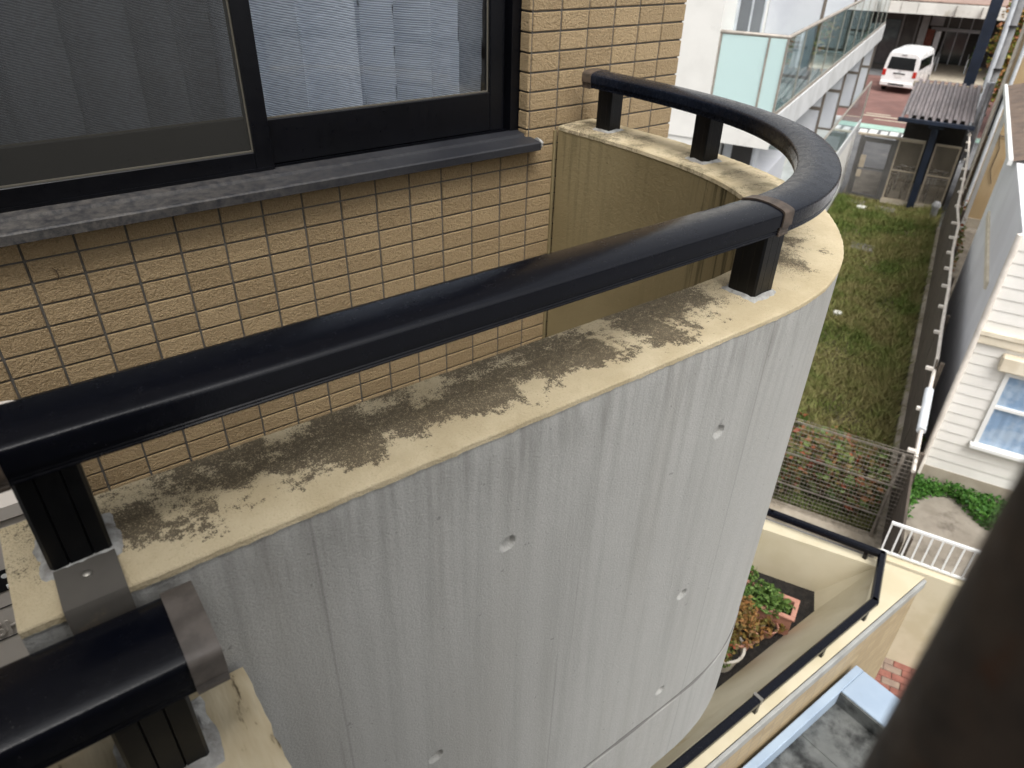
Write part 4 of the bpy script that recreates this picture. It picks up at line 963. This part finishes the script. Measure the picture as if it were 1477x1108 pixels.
# ------------------------------------------------------------------ bicycle shed: fence, gate, roof
sd_ = thing('bicycle_shed', 'small bicycle shed with brown grey corrugated roof on a navy post', 'shed', (26.5, -1.6, G), True)
ncor = 9; mb = MB(); V0, V1 = -.66, -2.60; ztop = lambda u: -4.15+(u-24.8)*.13
prof = []
wv_ = (V1-V0)/ncor
for k in range(ncor):
    a = V0+k*wv_; prof += [(a, 0), (a+wv_*.36, 0), (a+wv_*.5, .10), (a+wv_*.86, .10)]
prof.append((V1, 0))
for u0 in (24.75, 28.4):
    for v0, dz in prof: mb.v.append((u0, v0, ztop(u0)+dz))
for u0 in (24.75, 28.4):
    for v0, dz in prof: mb.v.append((u0, v0, ztop(u0)+dz-.006))
n = len(prof)
for k in range(n-1): mb.f += [(k, n+k, n+k+1, k+1), (2*n+k, 2*n+k+1, 3*n+k+1, 3*n+k), (k, k+1, 2*n+k+1, 2*n+k)]
mb.build('roof_sheet', 'corr', sd_)
MB().box(24.66, 24.76, -2.66, -.60, -4.27, -4.155, .006).build('front_beam', 'navy', sd_)
MB().box(28.35, 28.45, -2.66, -.60, -3.82, -3.66, .006).build('back_flashing', 'fencelight', sd_)
MB().box(24.8, 28.4, -1.76, -1.62, -4.33, -4.18).build('rafter', 'navy', sd_)
MB().box(25.14, 25.34, -1.79, -1.59, G, -4.2, .006).build('post', 'navy', sd_)
MB().box(25.10, 25.38, -1.9, -1.48, -4.45, -4.19, .01).build('post_bracket', 'navy', sd_)
MB().box(28.0, 28.12, -1.75, -1.63, G, -3.75).build('back_post', 'navy', sd_)
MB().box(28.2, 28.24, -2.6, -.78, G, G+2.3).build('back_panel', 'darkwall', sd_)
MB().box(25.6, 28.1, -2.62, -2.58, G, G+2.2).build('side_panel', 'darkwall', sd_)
struct(MB().box(25.5, 29, -2.62, .42, G-.2, G+.03), 'shed_floor', 'pave', (27, -1, G), True)
gf = thing('shed_fence', 'beige framed picket fence panels either side of the navy post', 'fence', (25.42, -1.5, G), True)
def panel(root, va, vb, z0, z1, name, mat, pick, step, frame=.045):
    m_ = MB().box(25.39, 25.45, va, va+frame, z0, z1).box(25.39, 25.45, vb-frame, vb, z0, z1).box(25.39, 25.45, va+frame, vb-frame, z1-frame*1.4, z1).box(25.39, 25.45, va+frame, vb-frame, z0, z0+frame).box(25.40, 25.44, va+frame, vb-frame, (z0+z1)/2-.03, (z0+z1)/2+.01)
    m_.build(name, mat, root)
    p_ = MB(); v0 = va+frame+step*.5
    while v0 < vb-frame: p_.box(25.415, 25.425, v0-.006, v0+.006, z0+frame, z1-frame*1.4); v0 += step
    tag(p_.build('pickets', pick, root), kind='stuff')
panel(gf, -1.55, -.80, G+.12, -4.92, 'panel_frame', 'fencelight', 'fencelight', .045)
panel(gf, -2.55, -1.83, G+.12, -4.92, 'panel_frame', 'fencelight', 'fencelight', .045)
MB().box(25.36, 25.48, -2.58, -.78, G, G+.14).build('base_kerb', 'apron', gf)
gt = thing('metal_gate', 'dark grey metal gate with fine bars beside the white building', 'gate', (25.42, -.25, G), True)
panel(gt, -.70, .22, G+.08, -5.0, 'gate_frame', 'fencegrey', 'fencegrey', .04, .09)
MB().box(25.37, 25.47, -.80, -.705, G, -4.95).build('gate_post', 'fencegrey', gt); MB().box(25.37, 25.47, .225, .32, G, -4.95).build('gate_post', 'fencegrey', gt)
MB().box(25.36, 25.48, -1.55, .42, -4.945, -4.885, .006).build('header_rail', 'fencelight', gt)
MB().box(25.385, 25.40, .0, .16, -5.95, -5.55).box(25.385, 25.40, .02, .16, -6.25, -6.02).build('notice_plate', 'fencelight', gt)
MB().tube([(25.36, .17, -6.0), (25.30, .17, -6.0), (25.30, .17, -5.85), (25.36, .17, -5.85)], .012, 6).build('handle', 'screw', gt)
# bicycles
def bicycle(base, label, rz, first=None):
    if first: 
        r_ = copy_tree(first); r_['label'] = label; r_.location = uv2w(*base); r_.rotation_euler = (0, 0, A+rz); return r_
    r_ = thing('bicycle', label, 'bicycle', (0, 0, 0), False, 'bicycles in the shed')
    for x in (-.52, .52):
        wo_ = MB().torus((x, 0, .33), .32, .016, 'y', 28, 6).build('wheel', 'tyre', r_, 60); BASE[wo_.name] = (0, 0, 0)
        sp = MB()
        for k in range(10): a = math.pi*k/10; sp.box(x-.002, x+.002, -.002, .002, .33-.002, .33+.002); sp.tube([(x+.31*math.cos(a), 0, .33+.31*math.sin(a)), (x-.31*math.cos(a), 0, .33-.31*math.sin(a))], .003, 4)
        sp.build('spokes', 'chrome', wo_)
    MB().tube([(-.52, 0, .33), (-.08, 0, .30), (.34, 0, .62), (.30, 0, .75), (-.2, 0, .55), (-.52, 0, .33)], .016, 6).tube([(-.08, 0, .3), (-.22, 0, .80)], .016, 6).tube([(.52, 0, .33), (.36, 0, .58), (.28, 0, .95)], .015, 6).build('frame', 'navy', r_, 60)
    MB().tube([(.12, .28, .98), (.26, .2, 1.0), (.28, 0, .96), (.26, -.2, 1.0), (.12, -.28, .98)], .012, 6).build('handlebar', 'chrome', r_, 60)
    MB().hull([(-.36, -.09, .80), (-.36, .09, .80), (-.08, .02, .82), (-.08, -.02, .82)], [(-.37, -.10, .86), (-.37, .10, .86), (-.08, .025, .86), (-.08, -.025, .86)]).build('saddle', 'black', r_)
    bk = MB()
    for z in (.68, .76, .84, .92): bk.tube([(.38, -.15, z), (.66, -.17, z), (.66, .17, z), (.38, .15, z), (.38, -.15, z)], .005, 4)
    for y in (-.15, -.05, .05, .15): bk.tube([(.66, y, .68), (.66, y, .92)], .004, 4); bk.tube([(.38, y, .68), (.66, y, .68)], .004, 4)
    bk.build('basket', 'chrome', r_)
    MB().tube([(-.82, 0, .50), (-.74, 0, .64), (-.52, 0, .70), (-.3, 0, .64)], .02, 5).build('mudguard', 'chrome', r_)
    r_.location = uv2w(*base); r_.rotation_euler = (0, 0, A+rz); return r_
bk0 = bicycle((26.45, -.98, G+.03), 'bicycle seen through the pickets next to the gate', R(172))
bicycle((26.6, -1.35, G+.03), 'bicycle parked just left of the navy post', R(176), bk0)
bicycle((26.5, -2.0, G+.03), 'bicycle parked just right of the navy post', R(183), bk0)
bicycle((26.6, -2.35, G+.03), 'bicycle at the plank fence end of the shed', R(178), bk0)
# drum-like water meter post
single(MB().lathe([(.001, .62), (.08, .6), (.13, .52), (.13, .44), (.10, .40), (.10, 0)], (24.35, -2.38, G), 16), 'standpipe', 'polegrey', (24.35, -2.38, G), True, 40, label='stubby grey standpipe in the grass at the shed corner', cat='standpipe')

# ------------------------------------------------------------------ columns and utility pole beyond the shed
single(MB().box(29.85, 30.15, -2.40, -2.06, G, 1.8, .01), 'steel_column', 'navy', (30, -2.23, G), True, label='tall navy steel column rising behind the shed roof', cat='column')
up = thing('utility_pole', 'grey concrete utility pole with white cable cover and bands', 'utility pole', (32.5, -3.0, G), True)
MB().tube([(32.5, -3.0, G), (32.5, -3.0, 4)], [.17, .12], 16).build('shaft', 'polegrey', up, 60)
MB().tube([(32.30, -2.84, G), (32.30, -2.84, -2.4), (32.28, -2.80, -1.0), (32.3, -2.84, 3)], .085, 10).build('cable_cover', 'polewhite', up, 60)
for z in (-5.2, -3.6, -2.2, -.9): MB().tube([(32.48, -2.96, z), (32.48, -2.96, z+.05)], .25, 18).build('band', 'cable', up)
mb = MB(); 
mb.add(*(lambda: ([(28.9+.22*math.cos(a)*(1-.3*h_)+.05*math.sin(9*a+h_*5), -2.85+.14*math.sin(a)*(1-.25*h_)+.03*math.cos(7*a), G+.9+h_*2.5) for h_ in np.linspace(0, 1, 9) for a in np.linspace(0, 2*math.pi, 25)[:-1]], [(i*24+k, i*24+(k+1) % 24, (i+1)*24+(k+1) % 24, (i+1)*24+k) for i in range(8) for k in range(24)]+[tuple(range(23, -1, -1)), tuple(range(192, 216))]))())
so_ = single(mb, 'wrapped_bundle', 'silver', (28.9, -2.85, G+.9), True, 70, label='crumpled silver wrapped bundle hanging beside the shed roof', cat='bundle')
# tree by the pole
def tree(name, label, u0, v0, h_, rx, n_, mat, seed, lsize=.12):
    tr_ = thing(name, label, 'tree', (u0, v0, G), True); g = random.Random(seed); m_ = MB()
    m_.tube([(u0, v0, G), (u0+.05, v0, G+h_*.3), (u0-.05, v0+.05, G+h_*.55)], [.11, .09, .06], 8); cl = []
    for k in range(9):
        a = g.uniform(0, 6.28); r_ = rx*g.uniform(.3, .9); q = (u0+r_*math.cos(a), v0+r_*math.sin(a), G+h_*g.uniform(.5, 1)); cl.append(q)
        m_.tube([(u0, v0, G+h_*g.uniform(.25, .5)), ((u0+q[0])/2, (v0+q[1])/2, G+h_*.6), q], [.045, .03, .012], 6)
    m_.build('trunk', 'stem', tr_, 60); pts = []
    for q in cl: pts += [(q[0]+g.gauss(0, rx*.28), q[1]+g.gauss(0, rx*.28), q[2]+g.gauss(0, h_*.08)) for _ in range(n_//9)]
    MB().leaves(pts, lsize, 1.3, seed=seed).build('crown', mat, tr_); return tr_
tree('small_tree', 'small tree with green, yellow and reddish leaves beside the utility pole', 38.5, -3.75, 5.2, .95, 3200, 'leaf_t', 3)
tree('small_tree', 'shorter yellowing tree in front, between the pole and the tan house', 35.5, -3.75, 3.6, .7, 2200, 'leaf_t', 6)
# brown roofed house at the top right corner
bh = thing('brown_roof_house', 'dark house with brown roof at the top right corner', 'house', (39, -9, G), True)
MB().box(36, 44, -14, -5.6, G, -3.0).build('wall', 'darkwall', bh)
MB().hull([(35.6, -14, -3.0), (44.4, -14, -3.0), (44.4, -5.1, -3.0), (35.6, -5.1, -3.0)], [(39.5, -14, -.9), (40.5, -14, -.9), (40.5, -5.1, -.9), (39.5, -5.1, -.9)]).build('roof', 'roofbrown', bh)

# ------------------------------------------------------------------ white apartment block with glass balconies
wb = thing('white_apartment_block', 'white apartment block with frosted and clear glass balconies', 'building', (17, 4, G), True)
WU, WV, WE = 10.7, .5, 25.3
MB().box(WU, 26.0, 1.5, 9, G, 4.5).build('main_wall', 'wht', wb)
MB().box(WU-.02, WU+.22, 1.49, 9, -2.2, 4.5).build('front_wall', 'wht', wb)
MB().box(WU, WE, WV, 1.5, -2.20, -1.76, .01).build('upper_slab', 'slab', wb)
MB().box(WU-.015, WU+.02, WV-.01, 1.5, -2.21, -1.75).build('slab_front', 'wht', wb)
MB().box(14.2, 26.4, WV+.01, 1.5, -4.95, -4.66, .01).build('lower_slab', 'slab', wb)
MB().box(14.2, 26.4, WV+.06, WV+.24, G, -4.95).build('ground_wall', 'wht', wb)
MB().box(14.2, 26.0, WV+.045, WV+.06, G, G+.25).build('plinth', 'slab', wb)
# balcony railing, upper
def tubeb(name, pts, r, mat='steel', parent=wb): return MB().tube(pts, r, 8).build(name, mat, parent, 60)
tubeb('top_rail', [(WU+.03, 1.49, -.69), (WU+.03, WV+.03, -.69), (WE, WV+.03, -.69)], .028)
MB().box(WU+.015, WU+.045, WV+.02, 1.49, -1.75, -1.70).box(WU+.046, WE, WV+.015, WV+.045, -1.759, -1.70).build('bottom_channel', 'steel', wb)
for v0, v1 in ((1.455, .80), (.77, .545)): MB().box(WU+.022, WU+.036, v1, v0, -1.70, -.715).build('frosted_panel', 'frost', wb)
for v0 in (1.475, .785, .53): MB().box(WU+.012, WU+.048, v0-.014, v0+.014, -1.70, -.715).build('baluster', 'steel', wb)
for k in range(11):
    a = WU+.06+k*1.3
    MB().box(a, a+1.28, WV+.024, WV+.034, -1.695, -.72).build('glass_panel', 'glass_bal', wb)
    MB().box(a+1.282, a+1.298, WV+.018, WV+.042, -1.695, -.72).build('baluster', 'steel', wb)
# partitions between the flats
def partition(u0, z0, z1, floor):
    pr = MB().box(u0, u0+.03, .62, 1.49, z0, z0+.62*(z1-z0)-.02).box(u0, u0+.03, .62, 1.49, z0+.62*(z1-z0)+.05, z1).build('partition_board', 'wht_g', wb)
    BASE[pr.name] = BASE[wb.name]
    MB().box(u0-.01, u0+.04, .57, .615, z0-.05, z1+.03).box(u0-.008, u0+.038, .616, 1.495, z0+.62*(z1-z0)-.018, z0+.62*(z1-z0)+.048).box(u0-.008, u0+.038, .616, 1.495, z0-.05, z0-.003).build('partition_frame', 'brownband', pr)
    return pr
for u0 in (13.6, 17.6, 21.6): partition(u0, -1.6, 1.0, 2)
for u0, z0 in ((16.4, -3.15), (19.25, -3.4), (22.3, -3.4), (25.0, -3.9)): partition(u0, z0-.2, -2.22, 1)
pr = [c_ for c_ in wb.children if c_.name.startswith('partition_board')][0]
mb = MB(); g = random.Random(2)
for r_ in range(3):
    v0 = 1.36
    while v0 > .92-.1*r_: w2 = .012+.02*g.random(); mb.box(13.588, 13.5885, v0-w2, v0, -1.03-r_*.075+.01, -.985-r_*.075); v0 -= w2+.012
mb.build('notice_lines', 'brownband', pr)
MB().box(11.5, 13.2, 1.488, 1.499, -1.7, .6).build('balcony_door', 'darkglass', wb)
MB().box(11.42, 11.5, 1.47, 1.499, -1.75, .65).box(12.3, 12.38, 1.47, 1.499, -1.75, .65).box(13.2, 13.28, 1.47, 1.499, -1.75, .65).build('door_frame', 'polewhite', wb)
for u0 in (15, 19, 23): MB().box(u0, u0+1.7, 1.485, 1.499, -1.7, .5).build('balcony_door', 'doorglass', wb)
# lower railing
tubeb('top_rail', [(15.0, WV+.03, -3.52), (26.3, WV+.03, -3.52)], .028)
tubeb('end_post', [(26.3, WV+.03, -4.66), (26.3, WV+.03, -3.52)], .028)
for k in range(13):
    a = 15.1+k*.86; MB().box(a, a+.835, WV+.024, WV+.034, -4.62, -3.55).build('glass_panel', 'glass_bal', wb)
for u0 in (16, 20): MB().box(u0, u0+1.8, 1.485, 1.499, -4.6, -2.6).build('balcony_door', 'darkglass', wb)
# small unit on the lower front
ua = thing('wall_air_conditioner', 'small air conditioner below the white balcony slab', 'air conditioner', (12.2, 1.2, -3.0), True)
MB().box(12.0, 12.35, .9, 1.46, -3.0, -2.45, .015).build('casing', 'polewhite', ua); MB().box(11.985, 11.999, .96, 1.30, -2.93, -2.52).build('grille', 'ac_d', ua)
MB().box(11.98, 12.37, .95, 1.0, -3.06, -3.0).box(11.98, 12.37, 1.36, 1.41, -3.06, -3.0).build('bracket', 'screw', ua)
MB().box(11.0, 14.2, .75, 1.5, G, -3.06).build('ground_floor_block', 'wht_g', wb)

# ------------------------------------------------------------------ white van
vn = thing('parked_van', 'white high roof van parked with its rear towards the viewer', 'van', (0, 0, 0))
secs = [(-.02, .84, .42, 2.02), (.05, .845, .34, 2.10), (.30, .848, .28, 2.13), (1.2, .848, .25, 2.14), (2.8, .848, .25, 2.13), (3.6, .845, .25, 2.06), (4.05, .83, .26, 1.70), (4.55, .80, .30, 1.12), (4.72, .72, .36, .95)]
def ring(x, hw, z0, z1):
    zr = z1-z0; P = [(-hw*.96, z0), (hw*.96, z0), (hw, z0+.12), (hw, z0+.52*zr), (hw*.97, z0+.72*zr), (hw*.90, z0+.90*zr), (hw*.82, z0+.965*zr), (hw*.60, z1), (-hw*.60, z1), (-hw*.82, z0+.965*zr), (-hw*.90, z0+.90*zr), (-hw*.97, z0+.72*zr), (-hw, z0+.52*zr), (-hw, z0+.12)]
    return [(x+(.10*(z-z0)/zr if x < .1 else 0), y, z) for y, z in P]
mb = MB(); rings = [ring(*q) for q in secs]; k = len(rings[0])
for r_ in rings: mb.v += r_
for i in range(len(rings)-1):
    for j in range(k): mb.f.append((i*k+j, i*k+(j+1) % k, (i+1)*k+(j+1) % k, (i+1)*k+j))
mb.f += [tuple(range(k)), tuple((len(rings)-1)*k+j for j in reversed(range(k)))]
o = mb.build('body', 'vanwhite', vn, 50); fix_normals(o)
MB().hull([(.014, -.68, 1.20), (.014, .68, 1.20), (.052, .62, 1.80), (.052, -.62, 1.80)], [(.10, -.68, 1.20), (.10, .68, 1.20), (.13, .62, 1.80), (.13, -.62, 1.80)]).build('rear_window', 'vanglass', vn)
for s_ in (-1, 1):
    MB().hull([(.35, s_*.858, 1.22), (3.3, s_*.858, 1.22), (3.2, s_*.836, 1.74), (.40, s_*.836, 1.74)], [(.35, s_*.80, 1.25), (3.3, s_*.80, 1.25), (3.2, s_*.76, 1.72), (.40, s_*.76, 1.72)]).build('side_window', 'vanglass', vn)
    MB().box(-.015, .10, min(s_*.68, s_*.855), max(s_*.68, s_*.855), .86, 1.16, .01).build('tail_light', 'taillight', vn)
    for x in (.95, 3.75):
        wh = MB().lathe([(.001, -.09), (.20, -.09), (.31, -.09), (.325, -.05), (.325, .05), (.31, .09), (.001, .09)], (0, 0, 0), 20)
        wh.v = [(x+a, s_*.76+c_, .325+b) for a, b, c_ in wh.v]; wo_ = wh.build('wheel', 'tyre', vn, 40); BASE[wo_.name] = (0, 0, 0)
        rm = MB().lathe([(.001, .095), (.19, .094), (.2, .07)], (0, 0, 0), 16); rm.v = [(x+a, s_*(.76+c_), .325+b) for a, b, c_ in rm.v]; rm.build('rim', 'rim', wo_)
MB().box(-.09, .05, -.83, .83, .36, .58, .03).build('bumper', 'vanwhite', vn)
MB().box(-.095, -.085, -.40, .40, .42, .50).build('bumper_step', 'black', vn)
MB().box(-.012, .02, -.30, .30, .98, 1.03).build('handle_garnish', 'black', vn)
MB().box(-.015, .0, -.17, .17, .80, .96, .003).build('number_plate', 'plate', vn)
MB().torus((.005, 0, 1.12), .05, .008, 'x', 16, 5).build('emblem', 'rim', vn)
MB().box(.045, .06, -.13, .13, 1.90, 1.93).build('high_brake_light', 'black', vn)
vn.location = uv2w(45.75, .78, G-.008); vn.rotation_euler = (0, 0, A-R(8))

# ------------------------------------------------------------------ entrance building across the road
eb = thing('entrance_building', 'low building across the road with white fascia and glass doors', 'building', (56, 0, G), True)
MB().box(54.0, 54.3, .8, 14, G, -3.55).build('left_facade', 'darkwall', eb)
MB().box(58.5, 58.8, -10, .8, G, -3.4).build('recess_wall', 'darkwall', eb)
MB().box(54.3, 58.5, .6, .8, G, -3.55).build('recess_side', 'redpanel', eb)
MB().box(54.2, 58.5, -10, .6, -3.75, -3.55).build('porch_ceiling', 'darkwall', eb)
MB().hull([(51.7, 14, -3.62), (51.7, .25, -3.55), (51.2, -10, -3.55), (62, -10, -3.55), (62, 14, -3.62)], [(51.7, 14, -2.98), (51.7, .25, -2.95), (51.2, -10, -2.9), (62, -10, -2.9), (62, 14, -2.98)]).build('fascia', 'fascia', eb)
for v0 in (2.0, 1.1, -.9, -2.2): MB().box(51.15 if v0 < 0 else 51.68, 51.75, v0, v0+.02, -3.5, -2.97).build('fascia_joint', 'brownband', eb)
MB().hull([(51.9, -10, -2.9), (51.9, 14, -2.9), (66, 14, -2.9), (66, -10, -2.9)], [(51.9, -10, -2.85), (51.9, 14, -2.85), (66, 14, -.8), (66, -10, -.8)]).build('roof', 'rooftile', eb)
for v0 in (4.2, 3.0, 1.9): MB().box(53.95, 53.99, v0, v0+.95, G+.3, -4.1).build('shop_window', 'darkglass', eb)
for v0 in (4.1, 2.88, 1.75, .9): MB().box(53.9, 54.0, v0, v0+.09, G, -3.6).build('mullion', 'fencegrey', eb)
MB().box(53.3, 53.7, .35, .75, G, -3.6).build('column', 'fencegrey', eb)
for v0, v1 in ((-.62, -1.25), (-1.29, -1.95)): MB().box(58.44, 58.48, v1, v0, G+.15, -4.95).build('glass_door', 'darkglass', eb)
for v0 in (-.62, -1.27, -1.97, -2.6): MB().box(58.40, 58.49, v0-.03, v0+.03, G+.06, -4.0).build('door_frame', 'wht_g', eb)
MB().box(58.40, 58.49, -2.6, .3, -4.95, -4.75).build('door_header', 'wht_g', eb)
MB().box(58.44, 58.48, -2.6, .0, -4.70, -4.0).build('transom_glass', 'fencegrey', eb)
MB().box(57.6, 57.66, -.35, .4, -4.6, -4.05).build('sign_board', 'wht_g', eb)
MB().box(55.2, 55.26, -.05, .45, G+.6, -4.6).build('notice_panel', 'redpanel', eb)
MB().box(55.4, 55.45, -.42, -.12, G+.9, -4.7).build('poster', 'wht_g', eb)
for v0 in (-.55, -2.35): MB().tube([(55.0, v0, G), (55.0, v0, G+.85), (57.6, v0, G+.85), (57.6, v0, G)], .03, 6).tube([(55.0, v0-.18, G), (55.0, v0-.18, G+.85), (57.6, v0-.18, G+.85)], .03, 6).build('ramp_rail', 'polewhite', eb)
for k, (u0, v0) in enumerate(((55.2, .15), (55.6, -2.75))):
    sp_ = thing('entrance_plant', ['low reddish plant left of the entrance doors', 'tall leafy plant right of the entrance doors'][k], 'plant', (u0, v0, G+.06), True)
    MB().lathe([(.001, 0), (.16, 0), (.2, .3), (.18, .3), (.001, .26)], (u0, v0, G+.06), 12).build('pot', 'terra', sp_)
    MB().leaves(blob((u0, v0, G+.3), .3, .3, .5 if k == 0 else 1.7, 300, 30+k), .11, seed=30+k).build('foliage', ['leaf_r', 'leaf_g'][k], sp_)
